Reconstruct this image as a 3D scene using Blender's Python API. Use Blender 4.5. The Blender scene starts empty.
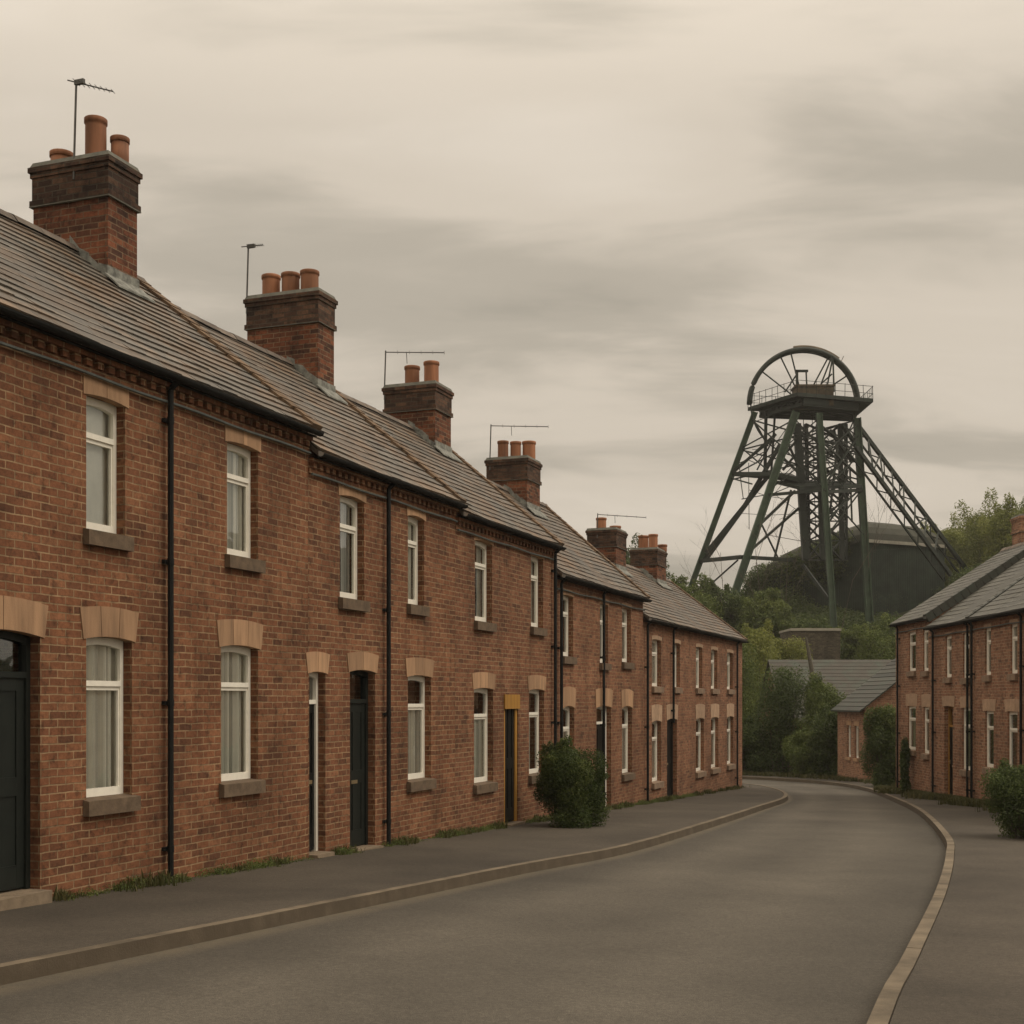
import bpy, math, random
import numpy as np
from mathutils import Vector

random.seed(11)
RNG = np.random.default_rng(5)
S = bpy.context.scene
COL = S.collection
PI = math.pi
EYE = 1.55                      # camera height above z=0; tables below give heights relative to the eye

# ------------------------------------------------------------------ camera
cam_d = bpy.data.cameras.new("camera")
cam = bpy.data.objects.new("camera", cam_d)
COL.objects.link(cam)
cam.location = (0, 0, EYE)
cam.rotation_euler = (PI / 2, 0, 0)
cam_d.sensor_width = 36
cam_d.lens = 36 * 1300 / 1024
cam_d.shift_y = (700 - 512) / 1024
cam_d.clip_start = 0.05
cam_d.clip_end = 6000
S.camera = cam

# ------------------------------------------------------------------ node helper
def nd(nt, typ, ins=None, **props):
    n = nt.nodes.new(typ)
    for k, v in props.items():
        setattr(n, k, v)
    for k, v in (ins or {}).items():
        s = n.inputs[k]
        if hasattr(v, 'is_linked') or isinstance(v, bpy.types.NodeSocket):
            nt.links.new(v, s)
        else:
            s.default_value = v
    return n

def ramp(nt, fac, stops, interp='LINEAR'):
    n = nt.nodes.new('ShaderNodeValToRGB')
    n.color_ramp.interpolation = interp
    el = n.color_ramp.elements
    while len(el) < len(stops):
        el.new(0.5)
    for e, (p, c) in zip(el, stops):
        e.position = p
        e.color = (c[0], c[1], c[2], 1) if not isinstance(c, (int, float)) else (c, c, c, 1)
    nt.links.new(fac, n.inputs[0])
    return n.outputs[0]

def mth(nt, op, a, b=None, clamp=False):
    n = nt.nodes.new('ShaderNodeMath')
    n.operation = op
    n.use_clamp = clamp
    for i, v in enumerate((a, b)):
        if v is None: continue
        if isinstance(v, (int, float)): n.inputs[i].default_value = v
        else: nt.links.new(v, n.inputs[i])
    return n.outputs[0]

def mixc(nt, fac, a, b, mode='MIX'):
    n = nt.nodes.new('ShaderNodeMix')
    n.data_type = 'RGBA'
    n.blend_type = mode
    n.clamp_factor = True
    for s, v in ((n.inputs[0], fac), (n.inputs[6], a), (n.inputs[7], b)):
        if isinstance(v, bpy.types.NodeSocket): nt.links.new(v, s)
        elif isinstance(v, (int, float)): s.default_value = v
        else: s.default_value = (v[0], v[1], v[2], 1)
    return n.outputs[2]

# ------------------------------------------------------------------ world: overcast sky
SUN_EL, SUN_ROT = math.radians(48), math.radians(98)
world = bpy.data.worlds.new("World")
S.world = world
world.use_nodes = True
wt = world.node_tree
wt.nodes.clear()
sky = nd(wt, 'ShaderNodeTexSky', sky_type='NISHITA', sun_disc=False, sun_elevation=SUN_EL, sun_rotation=SUN_ROT)
tc = nd(wt, 'ShaderNodeTexCoord')
sep = nd(wt, 'ShaderNodeSeparateXYZ', {0: tc.outputs['Generated']})
zc = mth(wt, 'MAXIMUM', sep.outputs[2], 0.0)
den = mth(wt, 'ADD', zc, 0.22)
cu = mth(wt, 'DIVIDE', sep.outputs[0], den)
cv = mth(wt, 'DIVIDE', sep.outputs[1], den)
cvec = nd(wt, 'ShaderNodeCombineXYZ', {0: mth(wt, 'MULTIPLY', cu, 0.55), 1: mth(wt, 'MULTIPLY', cv, 1.35), 2: 3.7})
n1 = nd(wt, 'ShaderNodeTexNoise', {'Vector': cvec.outputs[0], 'Scale': 0.85, 'Detail': 5.0, 'Roughness': 0.5, 'Distortion': 0.35})
n2 = nd(wt, 'ShaderNodeTexNoise', {'Vector': cvec.outputs[0], 'Scale': 2.6, 'Detail': 6.0, 'Roughness': 0.55, 'Distortion': 0.5})
cl = mth(wt, 'ADD', mth(wt, 'MULTIPLY', n1.outputs[0], 0.62), mth(wt, 'MULTIPLY', n2.outputs[0], 0.38))
def sky_blob(px, py, sx, sy, amp):
    # a darker or brighter bank of cloud in one compass direction
    ax, az = (px - 512) / 1300, (700 - py) / 1300
    dx = mth(wt, 'SUBTRACT', mth(wt, 'DIVIDE', sep.outputs[0], mth(wt, 'MAXIMUM', sep.outputs[1], 0.05)), ax)
    dz = mth(wt, 'SUBTRACT', mth(wt, 'DIVIDE', sep.outputs[2], mth(wt, 'MAXIMUM', sep.outputs[1], 0.05)), az)
    q = mth(wt, 'ADD', mth(wt, 'POWER', mth(wt, 'DIVIDE', mth(wt, 'ABSOLUTE', dx), sx / 1300), 2.0),
            mth(wt, 'POWER', mth(wt, 'DIVIDE', mth(wt, 'ABSOLUTE', dz), sy / 1300), 2.0))
    g = mth(wt, 'POWER', 2.718, mth(wt, 'MULTIPLY', q, -1.0))
    return mth(wt, 'MULTIPLY', g, amp)
for b in ((880, 165, 290, 80, -0.085), (560, 40, 200, 50, -0.05), (270, 175, 180, 45, -0.04), (720, 295, 280, 35, -0.06), (150, 330, 300, 30, -0.04),
          (150, 60, 260, 90, -0.06), (780, 45, 140, 40, 0.06), (620, 190, 140, 45, 0.07), (480, 400, 260, 60, 0.04), (960, 420, 160, 60, 0.05)):
    cl = mth(wt, 'ADD', cl, sky_blob(*b))
cloud = ramp(wt, cl, [(0.29, (3.5, 3.16, 2.58)), (0.40, (4.9, 4.36, 3.56)), (0.50, (6.8, 5.98, 4.92)), (0.62, (7.5, 6.65, 5.55))], 'EASE')
# an overcast sky grows brighter towards the zenith
zen = ramp(wt, zc, [(0.0, 0.92), (0.40, 1.0), (0.62, 1.75), (1.0, 2.5)])
cloud = mixc(wt, 1.0, cloud, zen, 'MULTIPLY')
skymix = mixc(wt, 0.98, sky.outputs[0], cloud)
bg = nd(wt, 'ShaderNodeBackground', {'Color': skymix, 'Strength': 0.1})
wo = nd(wt, 'ShaderNodeOutputWorld', {'Surface': bg.outputs[0]})

# ------------------------------------------------------------------ sun through cloud
sd = bpy.data.lights.new("sun", 'SUN')
sd.energy = 1.3
sd.angle = math.radians(35)
sd.color = (1.0, 0.92, 0.80)
sun = bpy.data.objects.new("sun", sd)
COL.objects.link(sun)
sdir = Vector((math.sin(SUN_ROT) * math.cos(SUN_EL), math.cos(SUN_ROT) * math.cos(SUN_EL), math.sin(SUN_EL)))
sun.rotation_euler = sdir.to_track_quat('Z', 'Y').to_euler()
sun.location = sdir * 50

S.view_settings.view_transform = 'Standard'
S.view_settings.look = 'None'
S.view_settings.exposure = 0.0
S.view_settings.gamma = 1.0

# ------------------------------------------------------------------ tagging and meshes
def tag(o, label=None, cat=None, group=None, kind=None):
    if label: o['label'] = label
    if cat: o['category'] = cat
    if group: o['group'] = group
    if kind: o['kind'] = kind
    return o

def empty(name, loc, rz=0.0):
    o = bpy.data.objects.new(name, None)
    o.empty_display_size = 0.2
    o.location = loc
    o.rotation_euler = (0, 0, rz)
    COL.objects.link(o)
    return o

class MB:
    def __init__(s):
        s.v = []; s.f = []; s.t = []
    def vert(s, p):
        s.v.append(tuple(p)); return len(s.v) - 1
    def poly(s, pts, tone=0.5):
        i = len(s.v)
        s.v += [tuple(p) for p in pts]
        s.f.append(tuple(range(i, i + len(pts)))); s.t.append(tone)
    def box(s, x0, x1, y0, y1, z0, z1, tone=0.5):
        i = len(s.v)
        s.v += [(x0,y0,z0),(x1,y0,z0),(x1,y1,z0),(x0,y1,z0),(x0,y0,z1),(x1,y0,z1),(x1,y1,z1),(x0,y1,z1)]
        for q in ((0,3,2,1),(4,5,6,7),(0,1,5,4),(1,2,6,5),(2,3,7,6),(3,0,4,7)):
            s.f.append(tuple(i + k for k in q)); s.t.append(tone)
    def hexa(s, p, tone=0.5):                     # eight corners, bottom ring then top ring
        i = len(s.v)
        s.v += [tuple(q) for q in p]
        for q in ((0,3,2,1),(4,5,6,7),(0,1,5,4),(1,2,6,5),(2,3,7,6),(3,0,4,7)):
            s.f.append(tuple(i + k for k in q)); s.t.append(tone)
    def prism(s, outline, y0, y1, tone=0.5):      # outline in x,z (counter-clockwise seen from -y)
        n = len(outline); i = len(s.v)
        s.v += [(x, y0, z) for x, z in outline] + [(x, y1, z) for x, z in outline]
        s.f.append(tuple(range(i, i + n))); s.t.append(tone)
        s.f.append(tuple(range(i + 2 * n - 1, i + n - 1, -1))); s.t.append(tone)
        for k in range(n):
            a, b = i + k, i + (k + 1) % n
            s.f.append((b, a, a + n, b + n)); s.t.append(tone)
    def tube(s, pts, radii, n=8, cap=True, tone=0.5):
        pts = [Vector(p) for p in pts]
        if isinstance(radii, (int, float)): radii = [radii] * len(pts)
        rings = []
        for k, p in enumerate(pts):
            d = (pts[min(k + 1, len(pts) - 1)] - pts[max(k - 1, 0)]).normalized()
            up = Vector((0, 0, 1)) if abs(d.z) < 0.95 else Vector((1, 0, 0))
            a = d.cross(up).normalized(); b = d.cross(a).normalized()
            i = len(s.v)
            for j in range(n):
                w = 2 * PI * j / n + PI / n
                s.v.append(tuple(p + (a * math.cos(w) + b * math.sin(w)) * radii[k]))
            rings.append(i)
        for k in range(len(rings) - 1):
            for j in range(n):
                a, b = rings[k] + j, rings[k] + (j + 1) % n
                c, d2 = rings[k + 1] + (j + 1) % n, rings[k + 1] + j
                s.f.append((a, d2, c, b)); s.t.append(tone)
        if cap:
            s.f.append(tuple(rings[0] + j for j in range(n))); s.t.append(tone)
            s.f.append(tuple(rings[-1] + j for j in range(n - 1, -1, -1))); s.t.append(tone)
    def lathe(s, cx, cy, prof, n=16, tone=0.5):
        rings = []
        for r, z in prof:
            i = len(s.v)
            for j in range(n):
                w = 2 * PI * j / n
                s.v.append((cx + r * math.cos(w), cy + r * math.sin(w), z))
            rings.append(i)
        for k in range(len(rings) - 1):
            for j in range(n):
                a, b = rings[k] + j, rings[k] + (j + 1) % n
                c, d2 = rings[k + 1] + (j + 1) % n, rings[k + 1] + j
                s.f.append((a, b, c, d2)); s.t.append(tone)
    def build(s, name, mat, parent=None, smooth=False):
        me = bpy.data.meshes.new(name)
        me.from_pydata(s.v, [], s.f)
        me.update()
        uv = me.uv_layers.new(name='UVMap')
        tn = me.attributes.new('tone', 'FLOAT', 'FACE')
        tn.data.foreach_set('value', s.t)
        buf = []
        for p in me.polygons:
            n = p.normal
            ax, ay, az = abs(n.x), abs(n.y), abs(n.z)
            for vi in p.vertices:
                c = me.vertices[vi].co
                if az > 0.8: buf += (c.x, c.y)
                elif ay >= ax: buf += (c.x, c.z)
                else: buf += (c.y, c.z)
        uv.data.foreach_set('uv', buf)
        if smooth:
            me.polygons.foreach_set('use_smooth', [True] * len(me.polygons))
        me.materials.append(mat)
        o = bpy.data.objects.new(name, me)
        COL.objects.link(o)
        if parent: o.parent = parent
        return o

# ------------------------------------------------------------------ materials
def new_mat(name):
    m = bpy.data.materials.new(name)
    m.use_nodes = True
    nt = m.node_tree
    nt.nodes.clear()
    out = nd(nt, 'ShaderNodeOutputMaterial')
    b = nd(nt, 'ShaderNodeBsdfPrincipled')
    nt.links.new(b.outputs[0], out.inputs[0])
    return m, nt, b, out

def put(nt, sock, v):
    if isinstance(v, bpy.types.NodeSocket): nt.links.new(v, sock)
    elif isinstance(v, (int, float)): sock.default_value = v
    else: sock.default_value = (v[0], v[1], v[2], 1)

def noise(nt, vec, scale, detail=4.0, rough=0.55, dist=0.0):
    return nd(nt, 'ShaderNodeTexNoise', {'Vector': vec, 'Scale': scale, 'Detail': detail, 'Roughness': rough, 'Distortion': dist}).outputs[0]

def bump(nt, b, h, strength, dist=0.01):
    n = nd(nt, 'ShaderNodeBump', {'Height': h, 'Strength': strength, 'Distance': dist})
    nt.links.new(n.outputs[0], b.inputs['Normal'])

def brick_mat(name, stops, mortar, seed, soot=0.25, mort_size=0.0078):
    m, nt, b, out = new_mat(name)
    uv = nd(nt, 'ShaderNodeUVMap', uv_map='UVMap').outputs[0]
    ob = nd(nt, 'ShaderNodeTexCoord').outputs['Object']
    wob = nd(nt, 'ShaderNodeTexNoise', {'Vector': ob, 'Scale': 5.0, 'Detail': 3.0})
    dv = nd(nt, 'ShaderNodeVectorMath', {0: wob.outputs[1], 1: (0.5, 0.5, 0.5)}, operation='SUBTRACT')
    ds = nd(nt, 'ShaderNodeVectorMath', {0: dv.outputs[0], 'Scale': 0.022}, operation='SCALE')
    vec = nd(nt, 'ShaderNodeVectorMath', {0: uv, 1: ds.outputs[0]}, operation='ADD')
    vec = nd(nt, 'ShaderNodeVectorMath', {0: vec.outputs[0], 1: (seed * 3.3 + 40, seed * 1.7 + 20, 0)}, operation='ADD').outputs[0]
    br = nd(nt, 'ShaderNodeTexBrick', {'Vector': vec, 'Color1': (0, 0, 0, 1), 'Color2': (1, 1, 1, 1), 'Mortar': (0.5, 0.5, 0.5, 1),
            'Scale': 1.0, 'Mortar Size': mort_size, 'Mortar Smooth': 0.25, 'Bias': 0.0, 'Brick Width': 0.228, 'Row Height': 0.0775})
    col = ramp(nt, br.outputs[0], stops)
    nb = noise(nt, ob, 0.9, 4.0, 0.6)
    ns = noise(nt, ob, 26.0, 5.0, 0.65)
    nm = noise(nt, ob, 3.2, 5.0, 0.65)
    col = mixc(nt, 1.0, col, ramp(nt, ns, [(0.3, 0.72), (0.7, 1.25)]), 'MULTIPLY')
    mo = mixc(nt, ramp(nt, nm, [(0.42, 0.0), (0.62, 1.0)]), mortar, tuple(c * 0.5 for c in mortar))
    col = mixc(nt, br.outputs[1], col, mo)
    st = noise(nt, nd(nt, 'ShaderNodeMapping', {'Vector': ob, 'Scale': (1.0, 1.0, 0.16)}).outputs[0], 2.6, 5.0, 0.6)
    col = mixc(nt, 1.0, col, ramp(nt, st, [(0.30, 0.70), (0.46, 1.0), (0.72, 1.12)]), 'MULTIPLY')
    sm_ = noise(nt, ob, 9.0, 4.0, 0.7)
    col = mixc(nt, 1.0, col, ramp(nt, sm_, [(0.34, 0.55), (0.47, 1.0), (0.7, 1.15)]), 'MULTIPLY')
    # weathering: broad soot and pale bloom
    col = mixc(nt, 1.0, col, ramp(nt, nb, [(0.32, 1.0 - soot), (0.55, 1.0), (0.75, 1.12)]), 'MULTIPLY')
    col = mixc(nt, 1.0, col, ramp(nt, nm, [(0.3, 0.80), (0.6, 1.05)]), 'MULTIPLY')
    put(nt, b.inputs['Base Color'], col)
    b.inputs['Roughness'].default_value = 0.9
    b.inputs['Specular IOR Level'].default_value = 0.25
    h = mth(nt, 'SUBTRACT', mth(nt, 'MULTIPLY', ns, 0.45), br.outputs[1])
    bump(nt, b, h, 0.75, 0.012)
    return m

def plain(name, col, rough=0.6, var=0.2, scale=6.0, bmp=0.0, bscale=40.0, metallic=0.0, tone=0.0, spec=0.4, streak=False):
    m, nt, b, out = new_mat(name)
    ob = nd(nt, 'ShaderNodeTexCoord').outputs['Object']
    vec = ob
    if streak:
        vec = nd(nt, 'ShaderNodeMapping', {'Vector': ob, 'Scale': (1.0, 1.0, 0.12)}).outputs[0]
    n = noise(nt, vec, scale, 5.0, 0.6)
    c = mixc(nt, 1.0, col, ramp(nt, n, [(0.3, 1.0 - var), (0.7, 1.0 + var)]), 'MULTIPLY')
    if tone:
        a = nd(nt, 'ShaderNodeAttribute', attribute_name='tone')
        c = mixc(nt, 1.0, c, ramp(nt, a.outputs['Fac'], [(0.0, 1.0 - tone), (1.0, 1.0 + tone)]), 'MULTIPLY')
    put(nt, b.inputs['Base Color'], c)
    b.inputs['Roughness'].default_value = rough
    b.inputs['Metallic'].default_value = metallic
    b.inputs['Specular IOR Level'].default_value = spec
    if bmp:
        bump(nt, b, noise(nt, ob, bscale, 4.0, 0.6), bmp, 0.008)
    return m

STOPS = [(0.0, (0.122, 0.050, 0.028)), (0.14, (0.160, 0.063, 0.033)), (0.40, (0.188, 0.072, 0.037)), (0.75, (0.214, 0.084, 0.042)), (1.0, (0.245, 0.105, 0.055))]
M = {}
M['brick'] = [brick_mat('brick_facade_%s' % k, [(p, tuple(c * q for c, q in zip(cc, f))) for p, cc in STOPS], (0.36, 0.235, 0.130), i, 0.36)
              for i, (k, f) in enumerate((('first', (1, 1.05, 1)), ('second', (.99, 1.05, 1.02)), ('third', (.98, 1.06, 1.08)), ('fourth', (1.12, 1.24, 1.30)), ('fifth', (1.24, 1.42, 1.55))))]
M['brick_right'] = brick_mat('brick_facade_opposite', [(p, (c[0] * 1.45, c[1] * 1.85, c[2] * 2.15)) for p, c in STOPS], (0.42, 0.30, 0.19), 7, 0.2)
M['brick_chimney'] = brick_mat('brick_chimney', [(0.0, (0.06, 0.028, 0.018)), (0.35, (0.135, 0.052, 0.028)), (0.7, (0.185, 0.063, 0.031)), (1.0, (0.235, 0.088, 0.043))], (0.25, 0.165, 0.10), 3, 0.5)
M['brick_cap'] = brick_mat('brick_sooty', [(0.0, (0.035, 0.022, 0.016)), (0.5, (0.085, 0.044, 0.028)), (1.0, (0.13, 0.07, 0.042))], (0.10, 0.078, 0.055), 5, 0.45)
M['stone'] = plain('lintel_stone', (0.36, 0.215, 0.120), 0.85, 0.3, 9.0, 0.35, 60.0, tone=0.22, streak=True)
M['stone_far'] = plain('pale_lintel_stone', (0.40, 0.265, 0.170), 0.85, 0.2, 6.0, tone=0.12)
M['sill_far'] = plain('pale_sill_stone', (0.22, 0.150, 0.098), 0.9, 0.25, 6.0)
M['sill'] = plain('sill_stone', (0.125, 0.086, 0.054), 0.9, 0.3, 9.0, 0.4, 60.0)
M['step'] = plain('step_stone', (0.20, 0.15, 0.10), 0.9, 0.25, 8.0, 0.4, 50.0)
M['white'] = plain('white_paint', (0.82, 0.775, 0.67), 0.45, 0.06, 12.0)
M['door_green'] = plain('dark_green_door_paint', (0.013, 0.016, 0.0135), 0.45, 0.2, 5.0, spec=0.25)
M['door_black'] = plain('black_door_paint', (0.009, 0.009, 0.008), 0.5, 0.2, 5.0, spec=0.2)
M['yellow'] = plain('ochre_painted_wood', (0.34, 0.17, 0.03), 0.65, 0.25, 8.0, streak=True)
M['iron'] = plain('black_cast_iron', (0.009, 0.009, 0.008), 0.7, 0.25, 10.0, spec=0.2)
M['cable'] = plain('grey_green_conduit', (0.085, 0.095, 0.085), 0.6, 0.25, 8.0)
M['metal'] = plain('aerial_metal', (0.10, 0.095, 0.085), 0.5, 0.2, 8.0, metallic=0.6)
M['brass'] = plain('door_brass', (0.50, 0.40, 0.24), 0.35, 0.1, 8.0, metallic=0.8)
M['lead'] = plain('lead_flashing', (0.19, 0.19, 0.165), 0.8, 0.6, 9.0, 0.3, 20.0)
M['mortar'] = plain('cement_flaunching', (0.135, 0.13, 0.105), 0.9, 0.3, 8.0, 0.4, 40.0)
M['terra'] = plain('terracotta_pot', (0.25, 0.105, 0.050), 0.8, 0.3, 7.0, 0.2, 40.0, tone=0.25, streak=True)
M['verge'] = plain('mossy_verge_mortar', (0.135, 0.085, 0.048), 0.95, 0.6, 5.0, 0.6, 30.0)
M['ridge'] = plain('ridge_tile', (0.15, 0.12, 0.095), 0.85, 0.35, 5.0, 0.3, 30.0, tone=0.3)
M['bark'] = plain('bark', (0.10, 0.08, 0.06), 0.95, 0.35, 10.0, 0.6, 30.0)
M['deadwood'] = plain('weathered_timber', (0.10, 0.088, 0.066), 0.95, 0.3, 10.0, 0.5, 30.0)
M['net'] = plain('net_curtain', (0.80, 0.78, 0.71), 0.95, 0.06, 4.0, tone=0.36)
M['blind'] = plain('pale_blind', (0.84, 0.82, 0.75), 0.9, 0.06, 4.0)
M['steel'] = plain('green_steel', (0.034, 0.060, 0.030), 0.55, 0.35, 1.5)
M['steel_dark'] = plain('dark_green_steel', (0.013, 0.019, 0.012), 0.6, 0.35, 1.5)
M['rust'] = plain('rusty_guard', (0.10, 0.075, 0.045), 0.8, 0.4, 2.0)
M['clad'] = plain('dark_green_cladding', (0.019, 0.030, 0.018), 0.8, 0.6, 1.1)
M['felt'] = plain('felt_roof', (0.045, 0.045, 0.032), 0.9, 0.3, 1.2)
M['fascia'] = plain('pale_fascia', (0.30, 0.275, 0.22), 0.8, 0.2, 2.0)

def slate_mat(name, base, warm, moss=0.4):
    m, nt, b, out = new_mat(name)
    ob = nd(nt, 'ShaderNodeTexCoord').outputs['Object']
    a = nd(nt, 'ShaderNodeAttribute', attribute_name='tone').outputs['Fac']
    n = noise(nt, ob, 1.6, 5.0, 0.62)
    nf = noise(nt, ob, 22.0, 4.0, 0.6)
    c = mixc(nt, ramp(nt, n, [(0.42, 0.0), (0.66, moss)]), base, warm)
    c = mixc(nt, 1.0, c, ramp(nt, a, [(0.0, 0.62), (0.5, 1.0), (1.0, 1.42)]), 'MULTIPLY')
    c = mixc(nt, 1.0, c, ramp(nt, nf, [(0.3, 0.8), (0.7, 1.2)]), 'MULTIPLY')
    put(nt, b.inputs['Base Color'], c)
    b.inputs['Roughness'].default_value = 0.62
    b.inputs['Specular IOR Level'].default_value = 0.4
    bump(nt, b, nf, 0.3, 0.006)
    return m
M['slate'] = slate_mat('roof_slate', (0.112, 0.098, 0.080), (0.150, 0.088, 0.046), 0.75)
M['slate_grey'] = slate_mat('roof_slate_grey', (0.100, 0.096, 0.080), (0.09, 0.085, 0.060), 0.6)
M['slate_dull'] = slate_mat('roof_slate_dull', (0.052, 0.044, 0.033), (0.05, 0.072, 0.050), 0.6)
M['slate_dark'] = slate_mat('roof_slate_dark', (0.045, 0.042, 0.033), (0.04, 0.056, 0.042), 0.6)

def glass_mat():
    m, nt, b, out = new_mat('window_glass')
    nt.nodes.remove(b)
    lw = nd(nt, 'ShaderNodeFresnel', {'IOR': 1.5})
    ob = nd(nt, 'ShaderNodeTexCoord').outputs['Object']
    bp = nd(nt, 'ShaderNodeBump', {'Height': noise(nt, ob, 3.0, 2.0), 'Strength': 0.06, 'Distance': 0.05})
    g = nd(nt, 'ShaderNodeBsdfGlossy', {'Roughness': 0.03, 'Color': (0.95, 0.97, 0.96, 1), 'Normal': bp.outputs[0]})
    t = nd(nt, 'ShaderNodeBsdfTransparent', {'Color': (0.97, 0.98, 0.96, 1)})
    f = mth(nt, 'ADD', mth(nt, 'MULTIPLY', lw.outputs[0], 1.5), 0.07, True)
    mx = nd(nt, 'ShaderNodeMixShader', {0: f, 1: t.outputs[0], 2: g.outputs[0]})
    nt.links.new(mx.outputs[0], out.inputs[0])
    return m
M['glass'] = glass_mat()

def asphalt(name, base, lane=False, patchy=0.25):
    m, nt, b, out = new_mat(name)
    ob = nd(nt, 'ShaderNodeTexCoord').outputs['Object']
    n0 = noise(nt, ob, 0.35, 5.0, 0.6, 0.4)
    n1 = noise(nt, ob, 2.3, 5.0, 0.65)
    n2 = noise(nt, ob, 130.0, 3.0, 0.7)
    vor = nd(nt, 'ShaderNodeTexVoronoi', {'Vector': ob, 'Scale': 110.0}).outputs[0]
    c = mixc(nt, 1.0, base, ramp(nt, n0, [(0.3, 1 - patchy), (0.7, 1 + patchy)]), 'MULTIPLY')
    c = mixc(nt, 1.0, c, ramp(nt, n1, [(0.3, 0.93), (0.7, 1.06)]), 'MULTIPLY')
    c = mixc(nt, 1.0, c, ramp(nt, n2, [(0.35, 0.62), (0.5, 1.0), (0.7, 1.55)]), 'MULTIPLY')
    n3 = noise(nt, ob, 24.0, 4.0, 0.75)
    c = mixc(nt, 1.0, c, ramp(nt, n3, [(0.32, 0.77), (0.5, 1.0), (0.68, 1.24)]), 'MULTIPLY')
    if lane:
        uv = nd(nt, 'ShaderNodeUVMap', uv_map='UVMap').outputs[0]
        sx = nd(nt, 'ShaderNodeSeparateXYZ', {0: uv}).outputs[0]
        wv = mth(nt, 'ADD', sx, mth(nt, 'MULTIPLY', mth(nt, 'SUBTRACT', n1, 0.5), 0.06))
        # grit lies along both gutters; wheels keep two tracks a little paler
        tr = ramp(nt, wv, [(0.0, 1.0), (0.06, 0.78), (0.14, 0.86), (0.28, 1.13), (0.5, 0.93), (0.72, 1.13), (0.9, 0.85), (0.97, 0.8)])
        c = mixc(nt, 1.0, c, tr, 'MULTIPLY')
        grit = ramp(nt, wv, [(0.0, 1.0), (0.025, 0.9), (0.065, 0.0)])
        c = mixc(nt, mth(nt, 'MULTIPLY', grit, ramp(nt, n1, [(0.35, 0.2), (0.6, 0.8)])), c, (0.125, 0.100, 0.066))
    else:
        c = mixc(nt, ramp(nt, n1, [(0.6, 0.0), (0.75, 0.35)]), c, (0.05, 0.05, 0.03))
    put(nt, b.inputs['Base Color'], c)
    b.inputs['Roughness'].default_value = 0.88
    b.inputs['Specular IOR Level'].default_value = 0.3
    bump(nt, b, mth(nt, 'ADD', n2, mth(nt, 'MULTIPLY', vor, 0.6)), 0.5, 0.006)
    return m
M['road'] = asphalt('road_asphalt', (0.085, 0.074, 0.058), True, 0.2)
M['pave'] = asphalt('pavement_asphalt', (0.064, 0.053, 0.040), False, 0.35)
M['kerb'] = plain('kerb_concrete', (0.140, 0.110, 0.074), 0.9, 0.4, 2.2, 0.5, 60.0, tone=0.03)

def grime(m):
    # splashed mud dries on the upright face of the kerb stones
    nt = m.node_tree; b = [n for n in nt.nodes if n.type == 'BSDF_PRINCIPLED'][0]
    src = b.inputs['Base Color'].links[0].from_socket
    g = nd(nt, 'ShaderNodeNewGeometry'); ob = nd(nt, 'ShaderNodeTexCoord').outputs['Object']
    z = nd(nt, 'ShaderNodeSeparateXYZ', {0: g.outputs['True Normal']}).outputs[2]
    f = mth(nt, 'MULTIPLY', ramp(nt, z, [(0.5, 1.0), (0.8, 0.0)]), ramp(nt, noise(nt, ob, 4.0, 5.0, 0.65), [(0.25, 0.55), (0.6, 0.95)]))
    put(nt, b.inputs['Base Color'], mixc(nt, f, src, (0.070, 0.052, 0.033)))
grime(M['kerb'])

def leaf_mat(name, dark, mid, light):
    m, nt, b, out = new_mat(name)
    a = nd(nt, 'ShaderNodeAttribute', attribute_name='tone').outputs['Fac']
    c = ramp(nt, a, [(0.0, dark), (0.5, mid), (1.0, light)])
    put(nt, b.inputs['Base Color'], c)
    b.inputs['Roughness'].default_value = 0.6
    b.inputs['Specular IOR Level'].default_value = 0.25
    tr = nd(nt, 'ShaderNodeBsdfTranslucent', {'Color': c})
    mx = nd(nt, 'ShaderNodeMixShader', {0: 0.4, 1: b.outputs[0], 2: tr.outputs[0]})
    nt.links.new(mx.outputs[0], out.inputs[0])
    return m
M['leaf_dark'] = leaf_mat('leaves_dark', (0.048, 0.067, 0.025), (0.083, 0.112, 0.035), (0.140, 0.172, 0.051))
M['leaf_mid'] = leaf_mat('leaves_mid', (0.076, 0.101, 0.031), (0.127, 0.160, 0.044), (0.201, 0.233, 0.062))
M['leaf_pale'] = leaf_mat('leaves_spring', (0.120, 0.141, 0.037), (0.202, 0.221, 0.056), (0.299, 0.297, 0.079))
M['leaf_bush'] = leaf_mat('leaves_privet', (0.036, 0.052, 0.015), (0.068, 0.094, 0.026), (0.165, 0.189, 0.048))
M['grass'] = leaf_mat('grass_blades', (0.045, 0.050, 0.018), (0.085, 0.085, 0.030), (0.16, 0.14, 0.06))

def earth_mat():
    m, nt, b, out = new_mat('earth_and_turf')
    ob = nd(nt, 'ShaderNodeTexCoord').outputs['Object']
    n0 = noise(nt, ob, 0.25, 6.0, 0.65)
    n1 = noise(nt, ob, 3.0, 6.0, 0.7)
    c = mixc(nt, ramp(nt, n0, [(0.4, 0.0), (0.6, 1.0)]), (0.028, 0.032, 0.015), (0.045, 0.046, 0.021))
    c = mixc(nt, 1.0, c, ramp(nt, n1, [(0.3, 0.6), (0.7, 1.35)]), 'MULTIPLY')
    put(nt, b.inputs['Base Color'], c)
    b.inputs['Roughness'].default_value = 0.95
    b.inputs['Specular IOR Level'].default_value = 0.1
    bump(nt, b, n1, 0.8, 0.1)
    return m
M['earth'] = earth_mat()

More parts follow.
